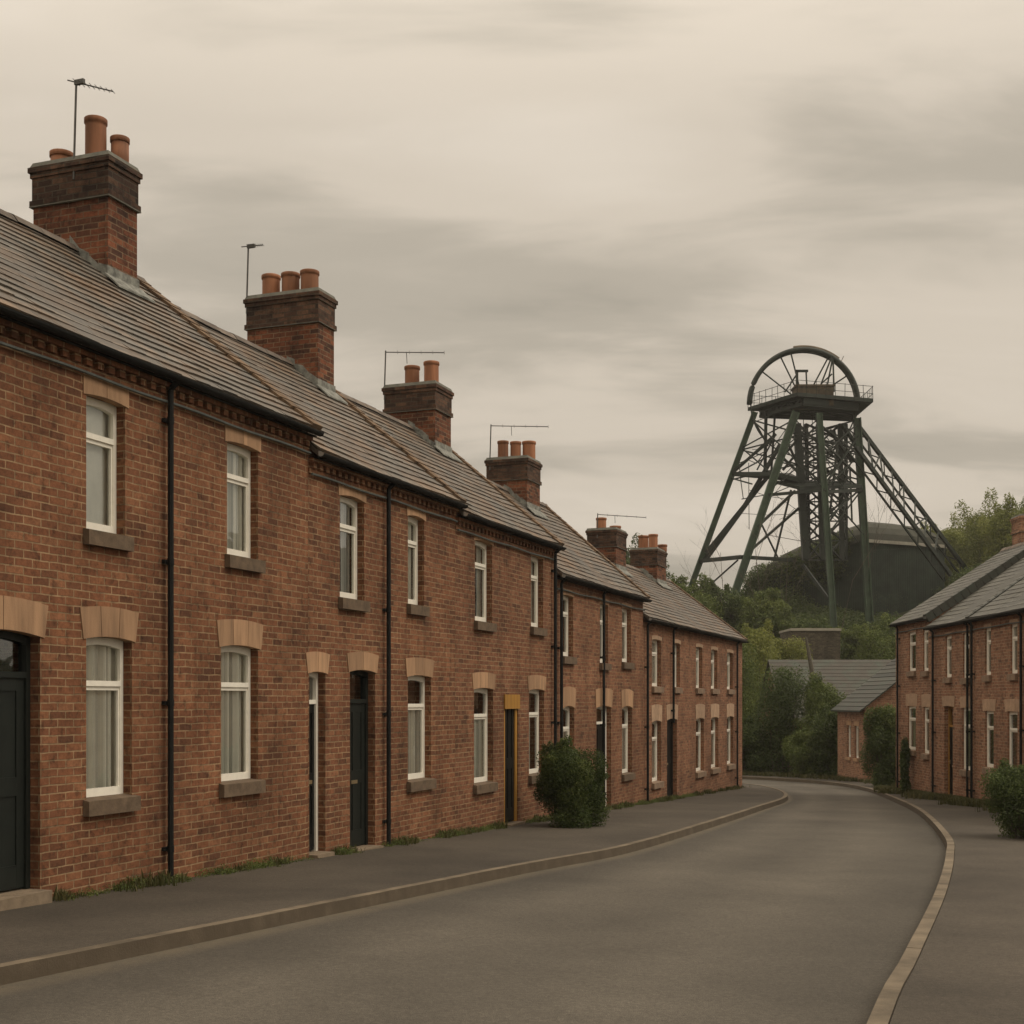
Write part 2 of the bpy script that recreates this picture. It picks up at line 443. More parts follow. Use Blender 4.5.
# ------------------------------------------------------------------ plan of the street
UX, UY = 0.351439, 0.936211                # along the left row, away from the camera
P0 = (-2.62, 16.70)                        # facade line of the left row, start of its second house
def along(x, y): return (x - P0[0]) * UX + (y - P0[1]) * UY
def gz(x, y):
    s = along(x, y)
    if s > 40: s = 40 + 8 * (1 - math.exp(-(s - 40) / 8))
    return -0.48 - 0.0324 * s              # the street falls gently along the row
def sm(a, b, v):
    t = max(0.0, min(1.0, (v - a) / (b - a)))
    return t * t * (3 - 2 * t)
def lin(tab, v):
    for (a, p), (b, q) in zip(tab, tab[1:]):
        if v <= b: return p + (q - p) * max(0.0, (v - a)) / (b - a)
    return tab[-1][1]
HILL = [(60, 0.0), (66, 0.3), (78, 2.2), (90, 6.0), (97, 7.9), (102, 8.8), (112, 9.6), (135, 11.0), (220, 12.5), (700, 22), (3000, 22)]
def terrain(x, y):
    z = gz(x, y) + lin(HILL, y)
    z += 3.2 * math.exp(-((x - 25) / 6.0) ** 2 - ((y - 113) / 6.5) ** 2)
    z += 1.6 * math.exp(-((x - 22.0) / 2.8) ** 2 - ((y - 113) / 5.0) ** 2)
    z += 4.0 * math.exp(-((x - 41) / 8.0) ** 2 - ((y - 110) / 9.0) ** 2)
    return z

def catmull(pts, step=0.5):
    out = []
    P = [Vector(p) for p in pts]
    for i in range(len(P) - 1):
        a = P[max(i - 1, 0)]; b = P[i]; c = P[i + 1]; d = P[min(i + 2, len(P) - 1)]
        n = max(2, int((c - b).length / step))
        for k in range(n):
            t = k / n
            out.append(0.5 * ((2 * b) + (c - a) * t + (2 * a - 5 * b + 4 * c - d) * t * t + (3 * b - a - 3 * c + d) * t ** 3))
    out.append(P[-1])
    return out
LK = [(-14.5, -16), (-11.1, -8), (-7.4, 0), (-3.38, 8.58), (0, 15.8), (1.7, 19.2), (3.87, 25.2), (6.05, 31.6), (7.85, 37.1), (8.8, 42.4), (8.95, 47.4), (8.0, 50.6), (5.2, 52.3), (0, 53.2), (-14, 54)]
RK = [(-8.2, -18), (-4.3, -9), (-0.6, 0), (1.95, 7.2), (2.86, 9.56), (4.50, 13.85), (6.09, 18.3), (7.38, 22.3), (9.56, 30.6), (11.08, 38), (12.3, 45.0), (12.7, 50.5), (11.9, 55.2), (9.6, 58.4), (5.5, 60.0), (0, 60.6), (-14, 61.2)]
def resample(pl, n):
    L = [0.0]
    for a, b in zip(pl, pl[1:]): L.append(L[-1] + (b - a).length)
    out = []; j = 0
    for k in range(n):
        d = L[-1] * k / (n - 1)
        while j < len(L) - 2 and L[j + 1] < d: j += 1
        w = (d - L[j]) / max(1e-9, L[j + 1] - L[j])
        out.append(pl[j].lerp(pl[j + 1], min(1, w)))
    return out
lk = catmull(LK); rk = catmull(RK)
def offset(pl, d):
    out = []
    for i, p in enumerate(pl):
        t = (pl[min(i + 1, len(pl) - 1)] - pl[max(i - 1, 0)]).normalized()
        out.append(p + Vector((-t.y, t.x)) * d)       # +d to the left of travel
    return out
KH = 0.11
def strip(name, A, B, zA, zB, mat, across=1, uvx=True):
    me = bpy.data.meshes.new(name)
    vs, fs, uvs = [], [], []
    n = len(A); W = across + 1
    for i in range(n):
        for k in range(W):
            w = k / across
            p = A[i].lerp(B[i], w)
            vs.append((p.x, p.y, gz(p.x, p.y) + zA + (zB - zA) * w))
            uvs.append((w, i * 0.5))
    for i in range(n - 1):
        for k in range(across):
            a = i * W + k
            fs.append((a, a + 1, a + W + 1, a + W))
    me.from_pydata(vs, [], fs); me.update()
    uv = me.uv_layers.new(name='UVMap')
    uv.data.foreach_set('uv', [c for p in me.polygons for vi in p.vertices for c in uvs[vi]])
    me.materials.append(mat)
    o = bpy.data.objects.new(name, me); COL.objects.link(o)
    return tag(o, kind='structure')
NR = 260
la, ra = resample(lk, NR), resample(rk, NR)
strip('road', la, ra, -KH, -KH, M['road'], 10)
strip('pavement', offset(lk, 3.6), offset(lk, 0.13), 0.0, -0.004, M['pave'], 6)
strip('pavement', offset(rk, -0.13), offset(rk, -4.6), -0.004, 0.0, M['pave'], 8)
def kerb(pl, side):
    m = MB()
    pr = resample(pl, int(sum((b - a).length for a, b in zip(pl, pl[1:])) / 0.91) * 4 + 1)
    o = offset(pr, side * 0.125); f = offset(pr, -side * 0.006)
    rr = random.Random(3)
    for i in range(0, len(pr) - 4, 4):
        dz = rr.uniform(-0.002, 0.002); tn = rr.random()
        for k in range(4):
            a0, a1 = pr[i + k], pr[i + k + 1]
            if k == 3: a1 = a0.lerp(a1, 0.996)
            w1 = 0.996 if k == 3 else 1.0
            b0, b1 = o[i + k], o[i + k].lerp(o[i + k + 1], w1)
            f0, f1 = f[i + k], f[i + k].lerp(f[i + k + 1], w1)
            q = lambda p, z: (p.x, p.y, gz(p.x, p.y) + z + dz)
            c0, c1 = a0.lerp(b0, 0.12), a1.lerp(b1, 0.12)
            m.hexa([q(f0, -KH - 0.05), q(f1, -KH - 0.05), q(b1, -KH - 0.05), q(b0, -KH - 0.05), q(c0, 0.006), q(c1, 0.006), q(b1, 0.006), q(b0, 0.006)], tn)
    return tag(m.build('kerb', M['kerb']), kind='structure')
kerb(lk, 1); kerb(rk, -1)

# ground: one sheet to the horizon
def axis(lo, hi, dlo, dhi, step):
    v = list(np.arange(dlo, dhi + 1e-6, step)); g = step
    while v[-1] < hi: g *= 1.25; v.append(v[-1] + g)
    g = step
    while v[0] > lo: g *= 1.25; v.insert(0, v[0] - g)
    return v
gx = axis(-3000, 3000, -24, 56, 1.0); gy = axis(-600, 3500, -18, 132, 1.0)
mid = [(a + b) / 2 for a, b in zip(la, ra)]
mid_np = np.array([(p.x, p.y) for p in mid])
vs = []
for y in gy:
    for x in gx:
        d = np.min(np.hypot(mid_np[:, 0] - x, mid_np[:, 1] - y)) if -60 < x < 90 and -60 < y < 120 else 99
        low = 1 - sm(6.6, 8.4, d)
        vs.append((x, y, terrain(x, y) - 0.30 * low + 0.02 * (1 - low)))
W = len(gx)
fs = [(j * W + i, j * W + i + 1, (j + 1) * W + i + 1, (j + 1) * W + i) for j in range(len(gy) - 1) for i in range(W - 1)]
gm = bpy.data.meshes.new('ground'); gm.from_pydata(vs, [], fs); gm.update()
gm.polygons.foreach_set('use_smooth', [True] * len(fs)); gm.materials.append(M['earth'])
go = bpy.data.objects.new('ground', gm); COL.objects.link(go); tag(go, kind='structure')

# ------------------------------------------------------------------ terraced houses
GAP = 0.003
class House:
    """local x runs along the facade, -y is the street, +y the back; z=0 is the ground at mid facade"""
    def __init__(s, name, label, origin, rz, L, eave, ridge, brick, D=5.26, ov=0.15, group=None, cat='house', slate='slate', end0=True):
        s.L, s.D, s.ov = L, D, ov
        c, sn = math.cos(rz), math.sin(rz)
        mx, my = origin[0] + c * L / 2, origin[1] + sn * L / 2
        s.base = gz(mx, my)
        s.root = empty(name, (origin[0], origin[1], s.base), rz)
        tag(s.root, label, cat, group)
        s.off = EYE - s.base
        s.eave, s.ridge = eave + s.off, ridge + s.off
        s.holes = []
        s.brick = brick
        s.slate = M[slate]
        far = slate == 'slate_grey' or L > 13
        s.rec = 0.045 if slate == 'slate_grey' else 0.105
        s.stone, s.sillm = (M['stone_far'], M['sill_far']) if far else (M['stone'], M['sill'])
        s.over = 0.15 if slate == 'slate_grey' else 0.05
    def z(s, rel): return rel + s.off
    def zs(s, y):
        yy = y if y <= s.D / 2 else s.D - y
        return s.eave + (s.ridge - s.eave) * (yy + s.ov) / (s.D / 2 + s.ov)
    def walls(s):
        m = MB(); L, D = s.L - GAP, s.D; x0 = GAP; zb = -0.7
        ztop = s.zs(0) - 0.09
        xs = sorted({x0, L} | {h[0] for h in s.holes} | {h[1] for h in s.holes})
        zl = sorted({zb, ztop} | {h[2] for h in s.holes} | {h[3] for h in s.holes})
        for a, b in zip(xs, xs[1:]):
            for c, d in zip(zl, zl[1:]):
                cx, cz = (a + b) / 2, (c + d) / 2
                if any(h[0] < cx < h[1] and h[2] < cz < h[3] for h in s.holes): continue
                m.poly([(a, 0, c), (b, 0, c), (b, 0, d), (a, 0, d)])
        for (a, b, c, d) in s.holes:
            r = 0.17
            m.poly([(a, 0, c), (a, 0, d), (a, r, d), (a, r, c)])
            m.poly([(b, 0, c), (b, r, c), (b, r, d), (b, 0, d)])
            m.poly([(a, 0, c), (a, r, c), (b, r, c), (b, 0, c)])
            m.poly([(a, 0, d), (b, 0, d), (b, r, d), (a, r, d)])
        zr = s.zs(D / 2) - 0.09
        m.poly([(x0, D, zb), (x0, 0, zb), (x0, 0, ztop), (x0, D / 2, zr), (x0, D, ztop)])
        m.poly([(L, 0, zb), (L, D, zb), (L, D, ztop), (L, D / 2, zr), (L, 0, ztop)])
        m.poly([(L, D, zb), (x0, D, zb), (x0, D, ztop), (L, D, ztop)])
        m.build('wall', s.brick, s.root)
    def roof(s, seed=0, verge=True, fine=0.2, e0=0.0, e1=0.06, butt=0.027, vmat='verge', vdrop=0.09):
        rr = random.Random(seed); L, D, ov = s.L, s.D, s.ov
        xa, xb = -e0 + GAP, L + e1
        yr = D / 2; sl = math.hypot(yr + ov, s.ridge - s.eave); nc = max(6, round(sl / fine))
        m = MB()
        # boarding under the slates
        for sgn in (0, 1):
            Y = (lambda y: y) if sgn == 0 else (lambda y: D - y)
            p = [(xa, Y(-ov), s.eave - 0.085), (xb, Y(-ov), s.eave - 0.085), (xb, yr, s.ridge - 0.085), (xa, yr, s.ridge - 0.085),
                 (xa, Y(-ov), s.eave - 0.012), (xb, Y(-ov), s.eave - 0.012), (xb, yr, s.ridge - 0.012), (xa, yr, s.ridge - 0.012)]
            m.hexa(p, 0.2)
        ny, nz = -(s.ridge - s.eave) / sl, (yr + ov) / sl
        sag = lambda x: -0.03 * math.sin(PI * (x - xa) / (xb - xa)) + 0.006 * math.sin(x * 1.9 + seed) + 0.003 * math.sin(x * 4.3 + seed * 2)
        for sgn in (0, 1):
            w = 0.27 if sgn == 0 else (xb - xa)
            for c in range(nc):
                f0, f1 = c / nc, min(1.0, (c + 1.12) / nc)
                x = xa - (w / 2 if (c % 2 and sgn == 0) else 0)
                rowt = rr.uniform(-0.12, 0.12)
                while x < xb - 1e-4:
                    a, b = max(x, xa) + 0.002, min(x + w, xb) - 0.002
                    x += w
                    if b - a < 0.02: continue
                    h0 = butt + rr.uniform(-0.005, 0.005) * butt / .034; h1 = 0.004
                    j = rr.uniform(-0.006, 0.006) / sl
                    tn = min(1, max(0, 0.5 + rowt + rr.gauss(0, 0.17)))
                    def pt(xx, f, h):
                        y = -ov + (yr + ov) * f + ny * h; z = s.eave + (s.ridge - s.eave) * f + nz * h + sag(xx)
                        return (xx, y if sgn == 0 else D - y, z)
                    A, B, C, E = pt(a, f0 + j, h0), pt(b, f0 + j, h0), pt(b, f1, h1), pt(a, f1, h1)
                    a0, b0 = pt(a, f0 + j, 0.0), pt(b, f0 + j, 0.0)
                    if sgn == 0:
                        m.poly([A, B, C, E], tn); m.poly([a0, b0, B, A], tn); m.poly([b0, pt(b, f1, 0), C, B], tn); m.poly([pt(a, f1, 0), a0, A, E], tn)
                    else:
                        m.poly([B, A, E, C], tn); m.poly([b0, a0, A, B], tn)
        s.roofo = m.build('roof', s.slate, s.root)
        m = MB()
        x = xa
        while x < xb - 0.05:
            b = min(x + 0.45, xb); dz = 0.03 + rr.uniform(-0.006, 0.006); tn = rr.random()
            zz = s.ridge + 0.02 + dz + sag((x + b) / 2)
            prof = [(-0.15, -0.115), (-0.075, -0.02), (0, 0.012), (0.075, -0.02), (0.15, -0.115)]
            for (p, q) in zip(prof, prof[1:]):
                m.poly([(x, yr + p[0], zz + p[1]), (b - 0.006, yr + p[0], zz + p[1]), (b - 0.006, yr + q[0], zz + q[1]), (x, yr + q[0], zz + q[1])], tn)
            x = b
        m.build('ridge_tiles', M['ridge'], s.roofo)
        if verge:
            m = MB()
            N = nc
            for side, xv in ((1, xb),):
                for k in range(N):
                    f0, f1 = k / N, (k + 1) / N - 0.004
                    dx = rr.uniform(-0.07, 0.07) if vmat == 'verge' else 0.0
                    def pt(xx, f, h):
                        return (xx, -ov + (yr + ov) * f + ny * h, s.eave + (s.ridge - s.eave) * f + nz * h)
                    m.hexa([pt(xv - 0.24 + dx, f0, -vdrop), pt(xv + 0.012, f0, -vdrop), pt(xv + 0.012, f1, -vdrop), pt(xv - 0.24 + dx, f1, -vdrop),
                            pt(xv - 0.24 + dx, f0, 0.052), pt(xv + 0.012, f0, 0.052), pt(xv + 0.012, f1, 0.044), pt(xv - 0.24 + dx, f1, 0.044)], rr.random() if vmat == 'verge' else 0.5 + rr.uniform(-.08, .08))
            m.build('verge', M[vmat], s.roofo)
    def eaves(s, dentil=True, cable=True, x0=None, x1=None):
        L, e = s.L, s.eave
        m = MB()
        # half round gutter on brackets
        y, zc = -s.ov - 0.035, e - 0.05
        n = 8
        for k in range(n):
            a, b = PI + PI * k / n, PI + PI * (k + 1) / n
            for r, fl in ((0.052, 1), (0.045, 0)):
                q = [(GAP, y + r * math.cos(a), zc + r * math.sin(a)), (L - GAP, y + r * math.cos(a), zc + r * math.sin(a)),
                     (L - GAP, y + r * math.cos(b), zc + r * math.sin(b)), (GAP, y + r * math.cos(b), zc + r * math.sin(b))]
                m.poly(q if fl else q[::-1])
        m.box(GAP, L - GAP, -s.ov + 0.02, -s.ov + 0.045, e - 0.102, e - 0.088)
        m.box(GAP, L - GAP, -s.ov + 0.045, -0.003, e - 0.1, e - 0.09)
        m.build('gutter', M['iron'], s.root)
        if dentil:
            m = MB()
            zt = e - 0.100
            m.box(GAP, L - GAP, -0.075, -0.002, zt - 0.05, zt)
            x = 0.05
            while x + 0.11 < L - 0.02:
                m.box(x, x + 0.085, -0.055, -0.002, zt - 0.125, zt - 0.052, random.random())
                x += 0.17
            m.box(GAP, L - GAP, -0.02, -0.002, zt - 0.19, zt - 0.127)
            m.build('dentil_course', s.brick, s.root)
        if cable:
            m = MB()
            pts = []
            xx = 0.02
            while xx < L - 0.02:
                pts.append((xx, -0.045, e - 0.305 + 0.008 * math.sin(xx * 3.1))); xx += 0.35
            pts.append((L - 0.02, -0.045, e - 0.305))
            m.tube(pts, 0.017, 6)
            m.build('cable', M['cable'], s.root)
    def lintel(s, par, x0, x1, zt, h, rise, n=3, splay=0.06, over=0.05, mat=None):
        m = MB(); xc, w = (x0 + x1) / 2, (x1 - x0) / 2
        rr = random.Random(int(x0 * 100) + int(zt * 10))
        for k in range(n):
            a0, a1 = -1 + 2 * k / n, -1 + 2 * (k + 1) / n
            ga = 0.004 if k else 0; gb = 0.004 if k < n - 1 else 0
            bt, tp = [], []
            for j in range(6):
                a = a0 + (a1 - a0) * j / 5
                gx_ = (ga if j == 0 else 0) - (gb if j == 5 else 0)
                bt.append((xc + a * (w + over) + gx_, zt - rise * a * a))
                tp.append((xc + a * (w + over + splay) + gx_, zt + h - rise * 0.9 * a * a))
            m.prism(bt + tp[::-1], -0.012, s.rec - .012 if par.name.startswith('window') else .102, rr.random())
        return m.build('lintel', mat or s.stone, par)
    def window(s, x0, x1, zb, zt, lint=(0.3, 0.07, 3), look='net', sill=0.15, small=False, bars=True):
        zb, zt = s.z(zb), s.z(zt)
        s.holes.append((x0, x1, zb, zt))
        fr = MB(); j = 0.05 if not small else 0.06; ya, yb = s.rec, s.rec + 0.06
        rise = lint[1]
        # jambs, curved head, bottom rail
        fr.box(x0 + .002, x0 + j, ya, yb, zb + 0.01, zt - .002); fr.box(x1 - j, x1 - .002, ya, yb, zb + 0.01, zt - .002)
        N = 8; xc, w = (x0 + x1) / 2, (x1 - x0) / 2
        for k in range(N):
            a0, a1 = -1 + 2 * k / N, -1 + 2 * (k + 1) / N
            za, zc = zt - rise * a0 * a0 - 0.075, zt - rise * a1 * a1 - 0.075
            fr.prism([(xc + a0 * (w - j), za), (xc + a1 * (w - j), zc), (xc + a1 * (w - j), zt - .004), (xc + a0 * (w - j), zt - .004)], ya + .002, yb - .002)
        fr.box(x0 + j, x1 - j, ya + .001, yb, zb + 0.01, zb + 0.10)
        ht = zt - zb; tz = zt - 0.29 * ht
        if bars:
            fr.box(x0 + j, x1 - j, ya - 0.008, yb, tz - 0.025, tz + 0.03)
            # inner sash of the lower light
            fr.box(x0 + j, x0 + j + .022, ya + .012, yb - .01, zb + 0.10, tz - .025); fr.box(x1 - j - .022, x1 - j, ya + .012, yb - .01, zb + 0.10, tz - .025)
            fr.box(x0 + j + .022, x1 - j - .022, ya + .012, yb - .01, tz - .065, tz - .025)
        wo_ = fr.build('window', M['white'], s.root)
        p = MB()
        yp = s.rec + .035; p.poly([(x0 + j - .01, yp, zb + .06), (x1 - j + .01, yp, zb + .06), (x1 - j + .01, yp, zt - .03), (x0 + j - .01, yp, zt - .03)])
        p.build('pane', M['glass'], wo_)
        if look:
            c = MB(); yq = s.rec + .10
            spans = {'net': [(0.0, 1.0)], 'pair': [(0.0, 0.36), (0.68, 1.0)], 'left': [(0.0, 0.62)], 'blind': [(0, 1.0)], 'far': [(0.45, 1.0)]}[look.split('_')[0]]
            top = zt - 0.02 if look.endswith('full') else tz + 0.02
            if look == 'blind': top = zt - 0.02
            for a, b in spans:
                xa, xb = x0 + (x1 - x0) * a, x0 + (x1 - x0) * b
                n = max(8, int((xb - xa) / 0.012))
                ph = random.random() * 6
                amp = 0.028 if look != 'blind' else 0.002
                pr = [(xa + (xb - xa) * k / n, yq + amp * math.sin(ph + k * 0.78) + amp * 0.8 * math.sin(ph * 2 + k * 0.37)) for k in range(n + 1)]
                zlow = zb + 0.02
                for u, v in zip(pr, pr[1:]):
                    c.poly([(u[0], u[1], zlow), (v[0], v[1], zlow), (v[0], v[1], top), (u[0], u[1], top)], .5 + .5 * math.sin(ph + (u[0] - xa) * 62 + 1.4 * math.sin(u[0] * 23)) if amp > .01 else .5)  # light and shade of the folds painted into the cloth as tone stripes
            c.build('curtain' if look != 'blind' else 'blind', M['blind'] if look == 'blind' else M['net'], wo_)
        if sill:
            m = MB()
            m.hexa([(x0 - .05, -.075, zb - sill), (x1 + .05, -.075, zb - sill), (x1 + .05, -.003, zb - sill), (x0 - .05, -.003, zb - sill),
                    (x0 - .05, -.075, zb - .004), (x1 + .05, -.075, zb - .004), (x1 + .05, -.003, zb + .008), (x0 - .05, -.003, zb + .008)])
            m.hexa([(x0 + .003, -.003, zb - .02), (x1 - .003, -.003, zb - .02), (x1 - .003, s.rec - .005, zb - .02), (x0 + .003, s.rec - .005, zb - .02),
                    (x0 + .003, -.003, zb + .008), (x1 - .003, -.003, zb + .008), (x1 - .003, s.rec - .005, zb + .02), (x0 + .003, s.rec - .005, zb + .02)])
            m.build('sill', s.sillm, wo_)
        if lint: s.lintel(wo_, x0, x1, zt, lint[0], lint[1], lint[2], 0.05 if lint[0] > .25 else 0.0, s.over if lint[0] > .25 else 0.05)
        return wo_
    def door(s, x0, x1, zb, zt, lint=(0.3, 0.07, 2), leaf='door_green', frame='door_green', transom=True, step=True, rec=0.15, frw=0.055, ajar=False, handle=True):
        zb, zt = s.z(zb), s.z(zt)
        s.holes.append((x0, x1, zb, zt))
        d = MB(); ya = rec - 0.02; j = frw
        ht = zt - zb; tz = zb + min(2.02, ht * 0.82) if transom else zt - .10
        xa, xb = x0 + j, x1 - j
        d.box(xa + .004, xb - .004, ya + .02, ya + .06, zb + .03, tz)
        # raised stiles and rails round four sunk panels
        w = xb - xa; st = min(0.1, w * 0.2)
        for a, b in ((xa + .004, xa + st), (xb - st, xb - .004)): d.box(a, b, ya + .006, ya + .019, zb + .03, tz)
        xm = (xa + xb) / 2
        d.box(xm - st * .4, xm + st * .4, ya + .006, ya + .019, zb + .03, tz)
        for f0, f1 in ((0, .11), (.44, .53), (.94, 1)):
            z0, z1 = zb + .03 + (tz - zb - .03) * f0, zb + .03 + (tz - zb - .03) * f1
            d.box(xa + st, xm - st * .4, ya + .007, ya + .019, z0, z1); d.box(xm + st * .4, xb - st, ya + .007, ya + .019, z0, z1)
        do = d.build('door', M[leaf], s.root)
        f = MB()
        f.box(x0 + .002, xa, ya - .02, ya + .07, zb + .012, zt - .003); f.box(xb, x1 - .002, ya - .02, ya + .07, zb + .012, zt - .003)
        f.box(xa, xb, ya - .018, ya + .07, tz + .004, tz + .06)
        N = 8; xc, ww = (x0 + x1) / 2, (x1 - x0) / 2
        for k in range(N):
            a0, a1 = -1 + 2 * k / N, -1 + 2 * (k + 1) / N
            r = lint[1] if lint else 0.0
            f.prism([(xc + a0 * (ww - j), zt - r * a0 * a0 - .06), (xc + a1 * (ww - j), zt - r * a1 * a1 - .06), (xc + a1 * (ww - j), zt - .005), (xc + a0 * (ww - j), zt - .005)], ya - .018, ya + .068)
        f.build('door_frame', M[frame], do)
        if not transom: tz = zt - .2
        p = MB(); p.poly([(xa - .005, ya + .03, tz + .03), (xb + .005, ya + .03, tz + .03), (xb + .005, ya + .03, zt - .03), (xa - .005, ya + .03, zt - .03)])
        p.build('transom_pane', M['glass'], do)
        if handle:
            h = MB()
            hx = xa + st * .5
            h.box(hx - .02, hx + .02, ya - .004, ya + .005, zb + .98, zb + 1.10)
            h.tube([(hx, ya - .03, zb + 1.05), (hx + .07, ya - .03, zb + 1.05)], .008, 6); h.tube([(hx, ya, zb + 1.05), (hx, ya - .03, zb + 1.05)], .008, 6)
            h.build('handle', M['brass'], do)
            h = MB(); h.box(xm - .09, xm + .09, ya - .002, ya + .0055, zb + .90, zb + .95)
            h.build('letterbox', M['brass'], do)
        if step:
            m = MB(); m.box(x0 - .012, x1 + .012, -.13, .0 - .003, zb - .30, zb + .006); m.box(x0 + .003, x1 - .003, -.003, rec + .1, zb - .02, zb + .009)
            m.build('step', M['step'], do)
        if lint: s.lintel(do, x0, x1, zt, lint[0], lint[1], lint[2], 0.05, s.over)
        return do
    def downpipe(s, x, top=None, neck=True, foot=None):
        x -= 0.13; m = MB(); e = s.eave if top is None else s.z(top)
        g = (foot if foot is not None else gz(*s.world(x, 0)) - s.base)
        y = -0.075
        pts = [(x, y, g + 0.02), (x, y, e - 0.19)]
        if neck: pts += [(x, y - .015, e - 0.155), (x, -s.ov - .03, e - 0.085)]
        m.tube(pts, 0.032, 8)
        for fz in (0.35, 1.9, 3.4, 4.9):
            zz = g + fz
            if zz < e - 0.5:
                m.tube([(x, y, zz - .035), (x, y, zz + .035)], 0.038, 8)
                m.box(x - .06, x + .06, y + .03, -.003, zz - .02, zz + .02)
        return m.build('downpipe', M['iron'], s.root)
    def world(s, x, y):
        r = s.root.rotation_euler.z; o = s.root.location
        return (o.x + math.cos(r) * x - math.sin(r) * y, o.y + math.sin(r) * x + math.cos(r) * y)
    def chimney(s, x0, x1, y0, wd, top, pots, aerial=None, mat='brick_chimney', flash=True, capmat='brick_cap'):
        top = s.z(top); y1 = y0 + wd
        m = MB(); zb = s.zs(y0) - 0.35; b = top - 0.56
        m.box(x0, x1, y0, y1, zb, b)
        ch = m.build('chimney', M[mat], s.root)
        c = MB()
        def ring(g, z0, z1): c.box(x0 - g, x1 + g, y0 - g, y1 + g, z0, z1)
        ring(0.035, b, b + 0.07); ring(0.012, b + .07, top - .20); ring(0.03, top - .20, top - .135); ring(0.05, top - .135, top - .07)
        c.build('cap', M[capmat], ch)
        f = MB()
        g = 0.035
        f.hexa([(x0 - g, y0 - g, top - .0695), (x1 + g, y0 - g, top - .0695), (x1 + g, y1 + g, top - .0695), (x0 - g, y1 + g, top - .0695),
                (x0 - g + .03, y0 - g + .03, top), (x1 + g - .03, y0 - g + .03, top), (x1 + g - .03, y1 + g - .03, top), (x0 - g + .03, y1 + g - .03, top)])
        f.box(x0 - .038, x1 + .038, y0 - .038, y1 + .038, b - .012, b - .0015)
        f.build('flaunching', M['mortar'], ch)
        for (fy, fx, h, r) in pots:
            p = MB(); cx, cy = x0 + (x1 - x0) * fx, y1 - wd * fy
            p.lathe(cx, cy, [(r * .96, top - .03), (r * .98, top + .05), (r * 0.97, top + h * .8), (r * 0.96, top + h - .07), (r * 1.07, top + h - .06), (r * 1.07, top + h - .005),
                             (r * 1.03, top + h), (r * .82, top + h), (r * .8, top + h - .3), (0.001, top + h - .31)], 18, random.random())
            p.build('chimney_pot', M['terra'], ch, True)
        if flash:
            f = MB()
            # near end: stepped soakers up the slope, front: apron
            n = 6
            for k in range(n):
                ya, yb = y0 - .01 + (min(y1, s.D / 2 + .3) - y0) * k / n, y0 - .01 + (min(y1, s.D / 2 + .3) - y0) * (k + 1) / n
                for xx, sg in ((x0 - .006, -1), (x1 + .006, 1)):
                    za, zc = s.zs(ya), s.zs(yb)
                    h = zc + .12 + random.uniform(-.05, .05) if k < 4 else zc + .05; h0_ = za + .12 + random.uniform(-.05, .05) if k < 4 else za + .05
                    f.hexa([(xx - .005, ya, za - .05), (xx + .005, ya, za - .05), (xx + .005, yb, zc - .05), (xx - .005, yb, zc - .05),
                            (xx - .005, ya, h0_), (xx + .005, ya, h0_), (xx + .005, yb, h), (xx - .005, yb, h)])
            zf = s.zs(y0)
            f.box(x0 - .03, x1 + .03, y0 - .014, y0 - .002, zf - .08, zf + .16)
            sl = (s.ridge - s.eave) / (s.D / 2 + s.ov)
            f.hexa([(x0 - .08, y0 - .22, zf - .22 * sl + .03), (x1 + .08, y0 - .22, zf - .22 * sl + .03), (x1 + .08, y0 - .014, zf + .03), (x0 - .08, y0 - .014, zf + .03),
                    (x0 - .08, y0 - .22, zf - .22 * sl + .055), (x1 + .08, y0 - .22, zf - .22 * sl + .055), (x1 + .08, y0 - .014, zf + .055), (x0 - .08, y0 - .014, zf + .055)])
            f.build('flashing', M['lead'], ch)
        if aerial:
            a = MB(); kind, fy, h, ln, tilt = aerial
            ax, ay = x0 - .02, y1 - wd * fy
            base = top - 0.3
            a.tube([(ax, ay, base), (ax + .01, ay, top), (ax + .015, ay - .03 * h, top + h)], .014, 6)
            dv = Vector((0.25, -1, tilt)).normalized() if kind == 'yagi' else Vector((0.7, -0.72, tilt)).normalized()
            hd = Vector((ax + .015, ay - .03 * h, top + h - .03))
            if kind == 'yagi':
                a.tube([hd - dv * .12, hd + dv * ln], .009, 5)
                a.box(hd.x - .02, hd.x + .02, hd.y - .12, hd.y + .02, hd.z - .035, hd.z + .025)
                for k in range(8):
                    c_ = hd + dv * (ln * k / 7.0); q = Vector((dv.y, -dv.x, 0)).normalized() * (0.10 - .006 * k)
                    a.tube([c_ - q, c_ + q], .004, 4)
            else:
                a.tube([hd, hd + dv * ln], .011, 5)
                for k in range(6):
                    c_ = hd + dv * (ln * k / 5.0); q = Vector((0.3, 0.2, 1)).normalized() * 0.04
                    a.tube([c_ - q, c_ + q], .005, 4)
                c_ = hd + dv * (ln * .35)
                a.tube([c_, c_ + Vector((0.03, 0, -.22))], .007, 5)
            a.build('television_aerial', M['metal'], ch)
        return ch

ROT = math.atan2(UY, UX)
def row(t): return (P0[0] + UX * t, P0[1] + UY * t)
G_L = 'brick terrace houses stepping down the left side of the street'
BIG = (0.30, 0.07, 1); BIG3 = (0.31, 0.07, 3); UP = (0.20, 0.03, 2)

